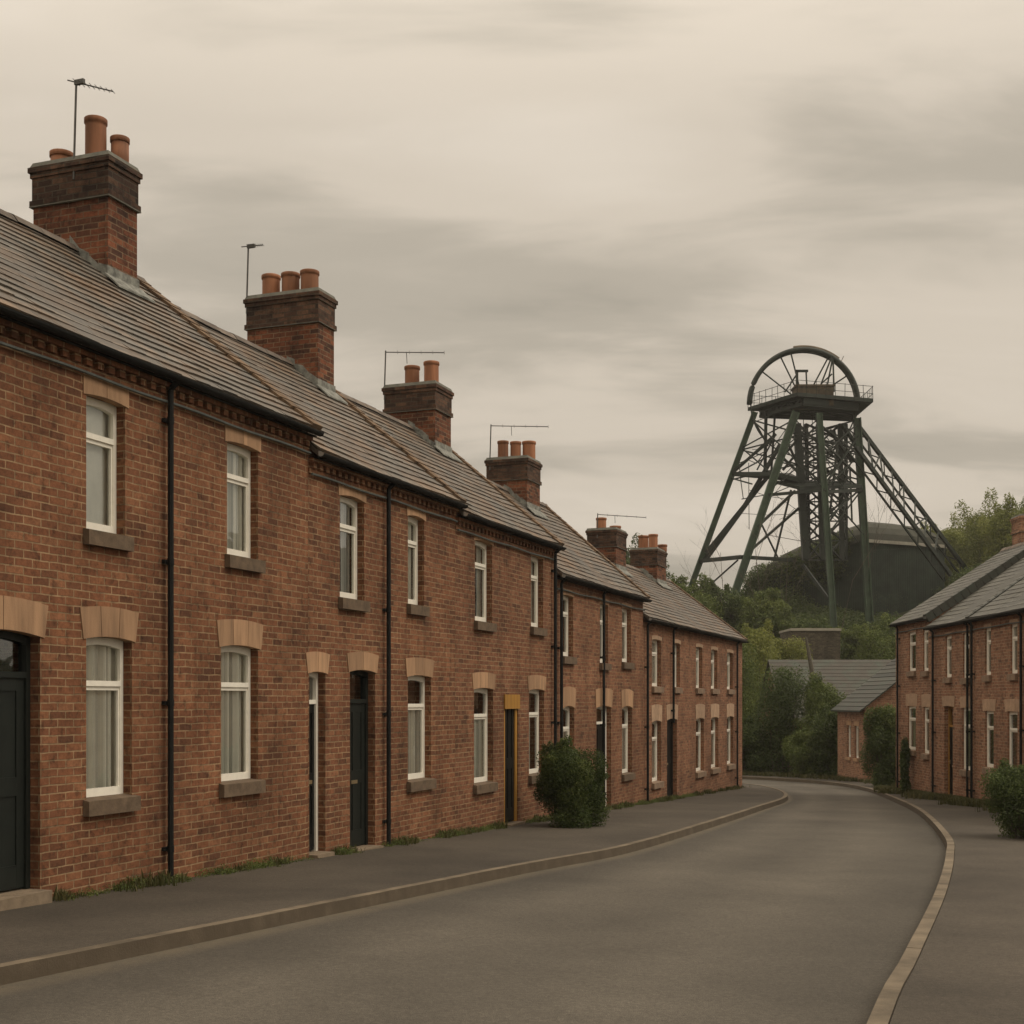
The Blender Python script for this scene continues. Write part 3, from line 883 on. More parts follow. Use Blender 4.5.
# house nearest the camera ---------------------------------------------------------------
t0 = -9.2
h = House('terraced_house', 'nearest brick terrace house at the left edge with big dark door and tallest chimney', row(t0), ROT, 9.2, 3.47, 5.70, M['brick'][0], group=G_L)
h.door(t0 * -1 - 5.95, t0 * -1 - 4.98, -1.76, 0.63, (0.30, 0.055, 2), 'door_green', 'door_green')
h.window(9.2 - 4.33, 9.2 - 3.73, 1.66, 3.00, UP, 'blind')
h.window(9.2 - 4.33, 9.2 - 3.62, -0.98, 0.63, (0.30, 0.038, 3), 'net_full')
h.window(9.2 - 1.87, 9.2 - 1.20, 1.67, 3.00, UP, 'net_full')
h.window(9.2 - 1.99, 9.2 - 1.20, -0.96, 0.64, (0.30, 0.038, 3), 'net_full')
h.walls(); h.roof(1, fine=0.2); h.eaves()
h.downpipe(9.2 - 2.93)
h.chimney(9.2 - 1.36, 9.2 - 0.78, 2.05, 1.15, 6.83, [(0.20, 0.45, 0.20, 0.145), (0.70, 0.35, 0.52, 0.135), (0.90, 0.66, 0.32, 0.115)], ('yagi', 0.56, 0.95, 0.5, -0.3))

# second ---------------------------------------------------------------------------------
h = House('terraced_house', 'second brick terrace house with a narrow white framed door beside a dark green door', row(0), ROT, 4.81, 3.21, 5.55, M['brick'][1], group=G_L)
h.door(0.03, 0.46, -2.00, 0.37, (0.26, 0.03, 2), 'door_black', 'white')
h.door(1.15, 1.91, -2.07, 0.42, (0.25, 0.04, 2), 'door_green', 'door_green')
h.window(0.86, 1.57, 1.38, 2.79, (0.17, 0.04, 2), 'pair_full')
h.window(3.01, 3.59, 1.44, 2.80, (0.17, 0.04, 2), 'net_full')
h.window(3.01, 3.85, -1.23, 0.38, (0.27, 0.035, 3), 'net')
h.walls(); h.roof(2); h.eaves()
h.downpipe(2.33)
h.chimney(3.95, 4.49, 2.05, 1.33, 6.71, [(0.22, 0.5, 0.38, 0.15), (0.50, 0.5, 0.37, 0.15), (0.77, 0.5, 0.37, 0.15)], ('yagi', 0.0, 0.85, 0.25, 0.05))

# third ----------------------------------------------------------------------------------
a = 4.81
h = House('terraced_house', 'third brick terrace house along with the narrow ochre framed doorway', row(a), ROT, 5.09, 3.08, 5.42, M['brick'][2], group=G_L)
h.window(5.67 - a, 6.46 - a, 1.34, 2.74, (0.17, 0.04, 2), 'pair_full')
h.window(8.48 - a, 9.17 - a, 1.39, 2.77, (0.17, 0.04, 2), 'blind')
h.window(5.63 - a, 6.51 - a, -1.44, 0.21, (0.27, 0.035, 3), 'net')
h.window(8.37 - a, 9.23 - a, -1.43, 0.21, (0.27, 0.035, 3), 'left')
h.door(7.05 - a, 7.78 - a, -2.24, 0.07, None, 'door_black', 'yellow', frw=0.10, rec=0.06, handle=False, transom=False)
h.walls(); h.roof(3); h.eaves()
m = MB(); m.box(7.03 - a, 7.80 - a, -.03, -.003, h.z(-0.16), h.z(0.10)); m.build('door_head', M['yellow'], h.root)
h.downpipe(9.90 - a - 0.07)
h.chimney(8.62 - a, 9.41 - a, 2.05, 1.09, 6.27, [(0.38, 0.5, 0.42, 0.15), (0.80, 0.4, 0.45, 0.15)], ('bar', 0.0, 0.68, 1.25, 0.10))

# fourth ---------------------------------------------------------------------------------
a = 9.90
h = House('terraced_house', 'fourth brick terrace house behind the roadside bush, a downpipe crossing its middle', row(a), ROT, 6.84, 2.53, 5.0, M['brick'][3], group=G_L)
h.window(10.34 - a, 11.07 - a, 0.89, 2.16, (0.12, 0.03, 1), 'left_full')
h.window(13.02 - a, 13.65 - a, 0.82, 2.16, (0.12, 0.03, 1), None)
h.window(14.82 - a, 15.61 - a, 0.89, 2.19, (0.12, 0.03, 1), 'net_full')
h.window(10.41 - a, 11.15 - a, -1.72, -0.12, (0.40, 0.06, 3), 'net')
h.window(14.82 - a, 15.70 - a, -1.76, -0.14, (0.40, 0.06, 3), 'net')
h.door(12.75 - a, 13.90 - a, -2.45, -0.13, (0.40, 0.05, 3), 'door_black', 'white', frw=0.08)
h.walls(); h.roof(4); h.eaves(dentil=False)
h.downpipe(10.22 - a); h.downpipe(13.2 - a)
h.chimney(13.92 - a, 14.83 - a, 2.05, 1.01, 5.74, [(0.30, 0.3, 0.42, 0.13), (0.55, 0.5, 0.42, 0.13), (0.82, 0.7, 0.44, 0.16)], ('bar', 0.08, 0.78, 1.5, 0.07))

# end house ------------------------------------------------------------------------------
a = 16.74
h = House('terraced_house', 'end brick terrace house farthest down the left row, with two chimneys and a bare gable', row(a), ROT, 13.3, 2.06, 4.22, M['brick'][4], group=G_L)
for i, (x0, x1) in enumerate(((17.63, 18.57), (19.95, 20.73), (22.76, 23.62), (24.87, 25.83), (27.37, 28.36))):
    h.window(x0 - a, x1 - a, 0.34, 1.57, (0.10, 0.03, 1), ('net_full', 'left_full', 'net_full', None, 'net_full')[i])
for i, (x0, x1) in enumerate(((17.63, 18.57), (22.76, 23.86), (24.87, 25.99), (27.37, 28.46))):
    h.window(x0 - a, x1 - a, -2.13, -0.53, (0.42, 0.05, 3), ('net', None, 'net', 'net')[i])
h.door(19.23 - a, 20.36 - a, -2.66, -0.50, (0.40, 0.05, 3), 'door_black', 'door_black', frw=0.07, transom=False)
h.walls(); h.roof(5, e1=0.12); h.eaves(dentil=False, cable=False)
h.downpipe(17.05 - a); h.downpipe(19.80 - a, foot=2.15); h.downpipe(28.9 - a)
h.chimney(21.45 - a, 22.52 - a, 2.05, 0.86, 4.99, [(0.30, 0.5, 0.36, 0.15), (0.8, 0.5, 0.1, 0.16)], ('bar', 0.35, 0.42, 1.6, 0.0))
h.chimney(26.24 - a, 27.45 - a, 2.05, 0.87, 4.94, [(0.30, 0.5, 0.46, 0.17), (0.75, 0.3, 0.46, 0.15), (0.9, 0.9, 0.2, 0.15)])

# ------------------------------------------------------------------ terrace on the right, facing the street
RX, RY = 12.4, 42.0
rd = Vector((-0.037, -1.0)).normalized()
RROT = math.atan2(rd.y, rd.x)
def rt(px):
    k = (px - 512) / 1300
    return (42 * k - 12.4) / (k - 0.037)
def rrow(t): return (RX + rd.x * t, RY + rd.y * t)
G_R = 'brick terrace houses on the right side of the street'
R1, R2 = 3.95, 7.96
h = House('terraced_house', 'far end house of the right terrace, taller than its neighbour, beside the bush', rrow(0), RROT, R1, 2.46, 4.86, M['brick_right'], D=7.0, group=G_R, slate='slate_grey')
h.window(1.55, 2.35, 0.88, 2.10, (0.10, 0.03, 1), None); h.window(3.15, 3.72, 0.85, 2.10, (0.10, 0.03, 1), 'net_full')
h.window(1.45, 2.35, -1.55, -0.18, (0.38, 0.03, 1), 'net'); h.window(3.20, 3.80, -1.60, -0.20, (0.38, 0.03, 1), 'net')
h.walls(); h.roof(11, fine=0.24, e0=0.12, e1=0.03, butt=0.018, vmat='slate_dark', vdrop=0.2); h.eaves(dentil=False)
h.downpipe(0.62)
h.chimney(0.25, 1.05, 3.62, 0.9, 5.85, [(0.5, 0.5, 0.62, 0.16)], mat='brick_right', capmat='brick_right')
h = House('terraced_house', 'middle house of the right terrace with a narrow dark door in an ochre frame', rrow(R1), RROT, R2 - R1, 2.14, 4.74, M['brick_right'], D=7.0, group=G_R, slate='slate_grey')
h.window(5.42 - R1, 5.98 - R1, 0.62, 1.80, (0.10, 0.03, 1), 'net_full'); h.window(7.0 - R1, 7.55 - R1, 0.58, 1.80, (0.10, 0.03, 1), None)
h.door(5.30 - R1, 6.10 - R1, -2.78, -0.17, (0.28, 0.02, 1), 'door_black', 'yellow')
h.window(6.95 - R1, 7.62 - R1, -1.88, -0.20, (0.30, 0.02, 2), 'left')
h.walls(); h.roof(12, fine=0.24, e1=0.03, butt=0.018, vmat='slate_dark'); h.eaves(dentil=False)
h.downpipe(4.55 - R1); h.downpipe(7.75 - R1)
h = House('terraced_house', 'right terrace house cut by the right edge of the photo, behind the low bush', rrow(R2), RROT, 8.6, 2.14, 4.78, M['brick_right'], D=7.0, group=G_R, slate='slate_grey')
for x0, x1 in ((8.82, 9.28), (10.70, 11.18)):
    h.window(x0 - R2, x1 - R2, 0.62, 1.84, (0.10, 0.03, 1), 'net_full')
h.window(8.84 - R2, 9.48 - R2, -1.72, -0.27, (0.30, 0.02, 2), None); h.window(10.50 - R2, 11.18 - R2, -1.78, -0.27, (0.30, 0.02, 3), None)
h.window(13.2 - R2, 13.9 - R2, -1.7, -0.27, (0.30, 0.02, 2), 'net'); h.window(13.3 - R2, 13.8 - R2, 0.62, 1.84, (0.10, 0.03, 1), 'net_full')
h.walls(); h.roof(13, fine=0.24, butt=0.018, vmat='slate_dark'); h.eaves(dentil=False)
h.downpipe(8.10 - R2); h.downpipe(11.75 - R2)

# ------------------------------------------------------------------ outbuildings beyond the bend
r_ = empty('outbuilding', (14.1, 52.0, gz(14.1, 52)))
tag(r_, 'small brick outbuilding with steep slate roof between the bushes at the bend', 'outbuilding')
b_ = gz(14.1, 52)
ev, wl, wd = 1.55 - 0.28 - b_, 4.3, 5.6          # eaves height, length (away), gable width
ap = ev + 2.25
m = MB()
wins = [(0.9, 1.5), (2.1, 2.7)]
zs_, ze_ = 0.9, 2.25
ys = sorted({0, wl, *[q for w in wins for q in w]})
for p, q in zip(ys, ys[1:]):
    for z0, z1 in ((-.6, zs_), (zs_, ze_), (ze_, ev)):
        if any(w[0] <= p and q <= w[1] for w in wins) and z0 == zs_: continue
        m.poly([(0, q, z0), (0, p, z0), (0, p, z1), (0, q, z1)])
for w0, w1 in wins:
    m.poly([(0, w0, zs_), (0, w1, zs_), (.15, w1, zs_), (.15, w0, zs_)]); m.poly([(0, w0, ze_), (.15, w0, ze_), (.15, w1, ze_), (0, w1, ze_)])
    m.poly([(0, w0, zs_), (.15, w0, zs_), (.15, w0, ze_), (0, w0, ze_)]); m.poly([(0, w1, zs_), (0, w1, ze_), (.15, w1, ze_), (.15, w1, zs_)])
for yy in (0, wl):
    m.poly([(0, yy, -.6), (wd, yy, -.6), (wd, yy, ev), (wd / 2, yy, ap), (0, yy, ev)])
m.poly([(wd, 0, -.6), (wd, wl, -.6), (wd, wl, ev), (wd, 0, ev)])
m.build('wall', M['brick_right'], r_)
m = MB()
ap2 = ap + .03
nrm = Vector((-(ap - ev), 0, wd / 2)).normalized()
sl = (ap - ev) / (wd / 2)
for sg in (0, 1):
    X = (lambda x: x) if sg == 0 else (lambda x: wd - x)
    N = 14
    for k in range(N):
        f0, f1 = k / N, (k + 1.1) / N
        xa, xb = -.25 + (wd / 2 + .25) * f0, min(wd / 2, -.25 + (wd / 2 + .25) * f1)
        za, zb_ = ev + sl * xa + .06, ev + sl * xb + .03
        m.hexa([(X(xa), -.2, za - .07), (X(xb), -.2, zb_ - .05), (X(xb), wl + .2, zb_ - .05), (X(xa), wl + .2, za - .07),
                (X(xa), -.2, za), (X(xb), -.2, zb_), (X(xb), wl + .2, zb_), (X(xa), wl + .2, za)], random.random())
m.build('roof', M['slate_dark'], r_)
for w0, w1 in wins:
    f = MB()
    f.box(.08, .14, w0 + .002, w0 + .09, zs_ + .01, ze_ - .003); f.box(.08, .14, w1 - .09, w1 - .002, zs_ + .01, ze_ - .003)
    f.box(.08, .14, w0 + .09, w1 - .09, zs_ + .01, zs_ + .1); f.box(.08, .14, w0 + .09, w1 - .09, ze_ - .1, ze_ - .003)
    fo = f.build('window', M['white'], r_)
    f = MB(); f.poly([(.11, w1 - .08, zs_ + .08), (.11, w0 + .08, zs_ + .08), (.11, w0 + .08, ze_ - .08), (.11, w1 - .08, ze_ - .08)]); f.build('pane', M['glass'], fo)
    f = MB(); f.box(-.06, .0 - .003, w0 - .06, w1 + .06, zs_ - .12, zs_ + .004); f.build('sill', M['stone'], fo)
    f = MB(); f.box(-.012, .0 - .003, w0 - .05, w1 + .05, ze_ - .02, ze_ + .16); f.build('lintel', M['stone'], fo)

# long shed whose grey roof faces the street
zb_ = terrain(19, 66)
r_ = empty('long_shed', (13.4, 63.5, gz(16, 63.5)))
tag(r_, 'long low shed with a plain grey roof behind the brick outbuilding', 'shed')
zb_ = gz(16, 63.5); ev = EYE - 1.0 - zb_; ap = EYE + 2.05 - zb_; wl, dp = 12.0, 7.0
m = MB()
m.poly([(0, 0, -.8), (wl, 0, -.8), (wl, 0, ev), (0, 0, ev)]); m.poly([(wl, dp, -.8), (0, dp, -.8), (0, dp, ev), (wl, dp, ev)])
for xx in (0, wl): m.poly([(xx, 0, -.8), (xx, dp, -.8), (xx, dp, ev), (xx, dp / 2, ap), (xx, 0, ev)])
m.build('wall', M['brick_right'], r_)
m = MB(); N = 18; rr = random.Random(8)
for sg in (0, 1):
    Y = (lambda y: y) if sg == 0 else (lambda y: dp - y)
    for k in range(N):
        x = -.2
        while x < wl + .2:
            xe = min(x + 0.4, wl + .2)
            ya, yb = -.25 + (dp / 2 + .25) * k / N, min(dp / 2, -.25 + (dp / 2 + .25) * (k + 1.1) / N)
            s_ = (ap - ev) / (dp / 2)
            za, zc = ev + s_ * ya + .05, ev + s_ * yb + .03
            m.hexa([(x, Y(ya), za - .06), (xe, Y(ya), za - .06), (xe, Y(yb), zc - .05), (x, Y(yb), zc - .05), (x, Y(ya), za), (xe, Y(ya), za), (xe, Y(yb), zc), (x, Y(yb), zc)], rr.random() * .2 + .4)
            x = xe
m.build('roof', M['slate_dull'], r_)

# little flat roofed hut up the slope
zb_ = terrain(18.2, 78)
r_ = empty('brick_hut', (18.2, 78, zb_))
tag(r_, 'small grey brick hut with a pale flat roof edge among bushes below the headframe', 'hut')
tp = EYE + 4.15 - zb_
m = MB(); m.box(-1.5, 1.5, 0, 3, -.5, tp); m.build('wall', brick_mat('brick_grey', [(0, (.06, .05, .036)), (.5, (.085, .07, .05)), (1, (.12, .10, .07))], (.12, .10, .07), 9), r_)
m = MB(); m.box(-1.55, 1.55, -.06, 3.06, tp, tp + .13); m.box(-1.45, 1.45, 0, 3.0, tp + .13, tp + .16); m.build('roof', M['fascia'], r_)

# ------------------------------------------------------------------ engine house below the headframe
zb_ = terrain(28, 106) - 1.5
r_ = empty('engine_house', (0, 0, 0))
r_.location = (28.5, 106, zb_)
tag(r_, 'dark green clad engine house with a low curved roof behind the headframe legs', 'engine house')
def Z(rel): return EYE + rel - zb_
m = MB()
X0, X1 = 865 - 512, 940 - 512
xa, xc, xb = 21.6 - 28.5, 28.8 - 28.5, 36.6 - 28.5
ev = Z(13.0)
# two walls meeting in a corner that points at the camera, ribbed like sheeting
def ribs(p, q, z0, za, n, zb=None):
    zb = za if zb is None else zb
    d = (Vector(q) - Vector(p)); nrm = Vector((d.y, -d.x, 0)).normalized()
    for k in range(n):
        q_ = [Vector(p) + d * ((k + f) / n) for f in (0, .5, .5, 1)]
        zz = [za + (zb - za) * (k + f) / n for f in (0, .5, .5, 1)]
        q_[0] = q_[0] + nrm * .025; q_[1] = q_[1] + nrm * .025
        for i in range(3):
            m.poly([(q_[i].x, q_[i].y, z0), (q_[i + 1].x, q_[i + 1].y, z0), (q_[i + 1].x, q_[i + 1].y, zz[i + 1]), (q_[i].x, q_[i].y, zz[i])])
pL, pC, pR, pB = (xa, 4.5, 0), (xc, 0, 0), (xb, 4.0, 0), (-0.5, 9.0, 0)
evl = ev - 2.3
ribs(pL, pC, 0, evl, 44, ev); ribs(pC, pR, 0, ev, 44); ribs(pR, pB, 0, ev, 30, ev); ribs(pB, pL, 0, ev, 30, evl)
m.build('wall', M['clad'], r_)
m = MB()
# low domed roof: rings shrinking to a crown
ring0 = []
C4 = [Vector(pL), Vector(pC), Vector(pR), Vector(pB)]
for k in range(4):
    for j in range(6): ring0.append(C4[k].lerp(C4[(k + 1) % 4], j / 6) - Vector((0, 0, {0: 2.3 * (1 - j / 6), 3: 2.3 * j / 6}.get(k, 0))))
cen = (C4[0] + C4[1] + C4[2] + C4[3]) / 4 + Vector((1.5, 0, 0))
rings = []
for q in range(6):
    f = q / 5; sc = math.cos(f * PI / 2) if q < 5 else 0.03
    rings.append([((cen.x + (p.x - cen.x) * sc * 1.03), (cen.y + (p.y - cen.y) * sc * 1.03), ev + 0.05 + p.z * math.cos(f * PI / 2) + 2.0 * math.sin(f * PI / 2)) for p in ring0])
for r0, r1 in zip(rings, rings[1:]):
    n = len(r0)
    for j in range(n): m.poly([r0[j], r0[(j + 1) % n], r1[(j + 1) % n], r1[j]], random.random())
m.build('roof', M['felt'], r_)
m = MB()
for k in (1, 2):
    p, q = C4[k], C4[(k + 1) % 4]
    d = (q - p).normalized(); nn = Vector((d.y, -d.x, 0))
    a_, b_ = p + nn * .1, q + nn * .1; c_, e_ = q + nn * .24, p + nn * .24
    m.hexa([(a_.x, a_.y, ev - .16), (b_.x, b_.y, ev - .16), (c_.x, c_.y, ev - .16), (e_.x, e_.y, ev - .16), (a_.x, a_.y, ev + .1), (b_.x, b_.y, ev + .1), (c_.x, c_.y, ev + .1), (e_.x, e_.y, ev + .1)])
m.build('gutter', M['fascia'], r_)

# ------------------------------------------------------------------ headframe
HB = (21.5, 99.5)
hz = terrain(*HB)
r_ = empty('pit_headframe', (HB[0], HB[1], hz))
tag(r_, 'tall green steel pit headframe with a big winding wheel above the houses', 'headframe')
def W3(x, y, rel): return Vector((x - HB[0], y - HB[1], EYE + rel - hz))
def sx(px, y): return (px - 512) * y / 1300
def sz(py, y): return (700 - py) * y / 1300
def P(px, py, y): return W3(sx(px, y), y, sz(py, y))
def beam(m, a, b, w, tone=.5):
    m.tube([a, b], w * .6, 4, True, tone)
legs = {'A': (P(755, 412, 101.5), P(689, 592, 101.5)), 'B': (P(796, 412, 98.0), P(725, 622, 96.5)),
        'C': (P(819, 413, 97.7), P(834, 628, 96.0)), 'D': (P(857, 418, 100.6), P(869, 612, 100.0))}
for k, (t_, b__) in legs.items():
    m = MB(); e = b__ + (b__ - t_).normalized() * 3.2
    w = {'A': .36, 'B': .46, 'C': .36, 'D': .44}[k]
    d = (t_ - e).normalized()
    sd_ = d.cross(Vector((0, 1, 0))).normalized() * w; fd = Vector((0, 1, 0)) * w * .55
    # H section: two flanges and a web
    for sg in (-1, 1):
        o_ = sd_ * sg * .5; th = sd_ * .1
        m.hexa([e + o_ - th - fd, e + o_ + th - fd, e + o_ + th + fd, e + o_ - th + fd, t_ + o_ - th - fd, t_ + o_ + th - fd, t_ + o_ + th + fd, t_ + o_ - th + fd])
    q = sd_ * .4; g = Vector((0, 1, 0)) * .07
    m.hexa([e - q - g, e + q - g, e + q + g, e - q + g, t_ - q - g, t_ + q - g, t_ + q + g, t_ - q + g])
    m.build('leg', M['steel'], r_)
# back stays: two long struts laced together
E0, E1 = P(860, 428, 102.5), P(957, 557, 106.0)
F0, F1 = P(856, 447, 99.5), P(941, 562, 103.0)
for a_, b__ in ((E0, E1), (F0, F1)):
    m = MB(); e = b__ + (b__ - a_).normalized() * 1.5
    beam(m, a_, e, .32); off = Vector((-.55, 0, -.42))
    beam(m, a_ + off, e + off, .15)
    for k in range(14):
        p, q = a_.lerp(e, k / 14), a_.lerp(e, (k + 1) / 14)
        beam(m, p if k % 2 else p + off, q + off if k % 2 else q, .09)
    m.build('back_stay', M['steel_dark'], r_)
m = MB()
for k in range(7):
    f0, f1 = .08 + k * .12, .08 + (k + 1) * .12
    beam(m, E0.lerp(E1, f0), F0.lerp(F1, f1), .13); 
    if k % 2: beam(m, F0.lerp(F1, f0), E0.lerp(E1, f0), .11)
m.build('stay_bracing', M['steel_dark'], r_)
# wheel deck
m = MB()
dk = [P(748, 409, 102.0), P(797, 410, 97.0), P(873, 411, 99.0), P(858, 409, 103.5)]
zt = dk[0].z
for q in dk: q.z = zt - .15
up = Vector((0, 0, .28))
m.hexa(dk + [q + up for q in dk])
inn = [dk[0].lerp(dk[2], .1), dk[1].lerp(dk[3], .08), dk[2].lerp(dk[0], .12), dk[3].lerp(dk[1], .08)]
dn = Vector((0, 0, -.5))
for a_, b__ in zip(inn, inn[1:] + inn[:1]):
    beam(m, a_, b__, .36); beam(m, a_ + dn, b__ + dn, .26)
    for k in range(6): beam(m, a_.lerp(b__, k / 6) + (dn if k % 2 else Vector()), a_.lerp(b__, (k + 1) / 6) + (Vector() if k % 2 else dn), .2)
for k in range(5): beam(m, inn[0].lerp(inn[1], k / 4) + dn * .6, inn[3].lerp(inn[2], k / 4) + dn * .6, .4)
m.build('deck', M['steel_dark'], r_)
m = MB()
for a_, b__ in zip(dk, dk[1:] + dk[:1]):
    n = 8
    for k in range(n + 1):
        p = a_.lerp(b__, k / n); m.tube([p, p + Vector((random.uniform(-.05, .05), 0, 1.25))], .025, 4)
    for hh in (.65, 1.2): m.tube([a_ + Vector((0, 0, hh)), b__ + Vector((0, 0, hh))], .022, 4)
m.build('railing', M['steel_dark'], r_)
# winding wheel
wc = P(803.5, 404, 100.0); R = 4.15
wh = MB()
def arc(m, c, R, a0, a1, n, r, yoff=0.0, nn=8):
    m.tube([c + Vector((R * math.cos(a0 + (a1 - a0) * k / n), yoff, R * math.sin(a0 + (a1 - a0) * k / n))) for k in range(n + 1)], r, nn)
arc(wh, wc, R, 0, PI, 40, .20, -.16); arc(wh, wc, R, 0, PI, 40, .20, .16)
arc(wh, wc, R - .1, PI, 2 * PI, 36, .055, 0.0, 6)
wo_ = wh.build('winding_wheel', M['steel_dark'], r_, True)
m = MB()
for ang in (33, 62, 104, 116, 142):
    a_ = math.radians(ang)
    m.tube([wc + Vector((.3 * math.cos(a_), 0, .3 * math.sin(a_))), wc + Vector(((R - .1) * math.cos(a_), 0, (R - .1) * math.sin(a_)))], .062, 5)
for ang in (200, 235, 270, 305, 340):
    a_ = math.radians(ang)
    m.tube([wc, wc + Vector(((R - .1) * math.cos(a_), 0, (R - .1) * math.sin(a_)))], .03, 5)
m.tube([wc + Vector((0, -.7, 0)), wc + Vector((0, .7, 0))], .38, 10)
m.build('spokes', M['steel_dark'], wo_)
m = MB()
arc(m, wc, R + .17, math.radians(52), math.radians(100), 14, .20)
g_ = wc + Vector((R * math.cos(math.radians(50)), 0, R * math.sin(math.radians(50))))
m.tube([g_ + Vector((.15, 0, -.1)), g_ + Vector((.42, 0, .5))], .03, 4)
m.build('wheel_guard', M['rust'], wo_)
m = MB()
c_ = P(812, 396, 99.0)
m.box(c_.x - 1.35, c_.x + 1.45, c_.y - .8, c_.y + .8, c_.z - .9, c_.z + .55)
m.box(c_.x - 1.45, c_.x + 1.55, c_.y - .9, c_.y + .9, c_.z + .55, c_.z + .68)
for k in range(7): m.box(c_.x - 1.3 + k * .42, c_.x - 1.16 + k * .42, c_.y - .86, c_.y - .8, c_.z - .9, c_.z + .55)
m.build('machinery_box', M['rust'], r_)
m = MB()
a_ = P(797, 390, 99.3); b__ = P(807, 390, 99.3)
beam(m, a_, P(797, 370, 99.3), .2); beam(m, b__, P(806, 370, 99.3), .12); beam(m, P(795, 371, 99.3), P(808, 371, 99.3), .2)
for (q0, q1) in (((818, 392), (832, 356)), ((826, 392), (833, 356)), ((834, 392), (833, 358)), ((821, 384), (832, 374)), ((785, 392), (797, 374))):
    beam(m, P(q0[0], q0[1], 99.6), P(q1[0], q1[1], 99.6), .13)
m.build('wheel_bracket', M['steel_dark'], r_)
# shaft tower in the middle
m = MB()
cols = [(797, 806, 98.8), (819, 823, 99.4), (840, 842, 100.6), (806, 809, 102.2), (846, 846, 102.6)]
ct = [P(a, 424, y) for a, b, y in cols]; cb = [P(b, 560, y) for a, b, y in cols]
for (p, q), w in zip(zip(ct, cb), (.62, .5, .38, .33, .28)): beam(m, p, q, w)
m.build('shaft_post', M['steel_dark'], r_)
m = MB()
for i, j in ((0, 1), (1, 2), (0, 3), (2, 4), (3, 4)):
    n = 7
    for k in range(n):
        p0, p1 = ct[i].lerp(cb[i], k / n), ct[i].lerp(cb[i], (k + 1) / n)
        q0, q1 = ct[j].lerp(cb[j], k / n), ct[j].lerp(cb[j], (k + 1) / n)
        beam(m, p0, q1, .14); beam(m, q0, p1, .14); beam(m, p1, q1, .12)
m.build('lattice', M['steel_dark'], r_)
# landings and cross ties between the legs
def on(k, py):
    t_, b__ = legs[k]
    zz = EYE + 0 - hz
    lo, hi = 0.0, 1.2
    for _ in range(40):
        f = (lo + hi) / 2; p = t_.lerp(b__, f); yy = p.y + HB[1]; pz = p.z + hz - EYE
        if 700 - 1300 * pz / yy < py: lo = f
        else: hi = f
    return t_.lerp(b__, f)
def slab(pts, th, mat, name):
    m = MB(); d = Vector((0, 0, th))
    m.hexa([p for p in pts] + [p + d for p in pts]); m.build(name, M[mat], r_)
slab([on('A', 476), on('B', 476), P(800, 482, 98.6), P(790, 477, 102)], .32, 'steel_dark', 'landing')
slab([P(776, 484, 99), P(800, 490, 97.2), P(862, 488, 99.8), P(845, 484, 102.5)], .26, 'steel_dark', 'landing')
m = MB()
def tie(a, b, w=.16): beam(m, a, b, w)
tie(on('A', 473), P(776, 434, 100), .22); tie(on('A', 470), P(772, 440, 99)); tie(P(776, 434, 100), P(757, 470, 100.5), .12)
tie(P(766, 412, 101), P(765, 474, 101), .26); tie(P(756, 424, 101.5), P(768, 446, 101), .14); tie(P(775, 412, 101), P(771, 477, 100.5), .18)
tie(P(780, 445, 99), P(745, 505, 100.5), .3); tie(P(770, 474, 100), P(706, 553, 101), .34); tie(P(764, 482, 100), P(702, 562, 101.2), .26); tie(P(752, 498, 100), P(707, 560, 101), .18)
tie(on('A', 561), P(742, 557, 97), .34); tie(P(742, 557, 97), P(792, 560, 99), .3); tie(on('B', 527), P(795, 491, 98.5), .22); tie(on('B', 552), P(799, 508, 99), .2); tie(P(791, 490, 98.5), P(774, 560, 98.5), .17); tie(on('B', 520), P(779, 560, 99), .12); tie(on('A', 478), P(752, 484, 99), .12); tie(P(738, 560, 98.5), P(710, 585, 100), .12)
tie(P(803, 565, 98), P(829, 600, 96.5), .26)
tie(on('B', 440), P(800, 470, 98.8), .16); tie(on('B', 460), P(797, 440, 98.8), .16); tie(P(783, 470, 98.5), P(801, 448, 98.6), .2); tie(P(783, 458, 98.5), P(800, 474, 98.6), .2)
tie(on('C', 440), on('D', 478), .16); tie(on('D', 436), on('C', 486), .16); tie(on('C', 520), on('D', 488), .13); tie(P(829, 522, 98), P(850, 492, 99.5), .13); tie(P(850, 470, 100), P(852, 522, 100), .14); tie(P(842, 424, 100), P(858, 448, 101), .3); tie(P(830, 430, 99.8), P(852, 462, 100.8), .22); tie(P(838, 440, 99), P(830, 512, 98.5), .18); tie(P(834, 430, 101), P(848, 500, 101), .2)
tie(on('C', 492), on('D', 490), .3); tie(on('B', 495), on('C', 490), .25)
def xbrace(k0, k1, ys, w):
    for ya_, yb_ in zip(ys, ys[1:]):
        tie(on(k0, ya_), on(k1, yb_), w); tie(on(k1, ya_), on(k0, yb_), w)
xbrace('A', 'B', (420, 448, 476), .10); xbrace('B', 'C', (418, 448, 490), .10); xbrace('C', 'D', (424, 455, 490, 535), .10); xbrace('A', 'D', (420, 450, 480), .12)
for py in (436, 462): tie(on('B', py), P(799, py + 4, 98.8), .1); tie(P(846, py, 102.4), on('D', py), .1)
for k in range(5):
    y0_ = 424 + k * 13
    tie(P(806, y0_, 102), P(842, y0_ + 13, 100.6), .12); tie(P(842, y0_, 100.6), P(806, y0_ + 13, 102), .12); tie(P(842, y0_, 100.6), P(858, y0_ + 13, 100.5), .1)
m.build('bracing', M['steel_dark'], r_)
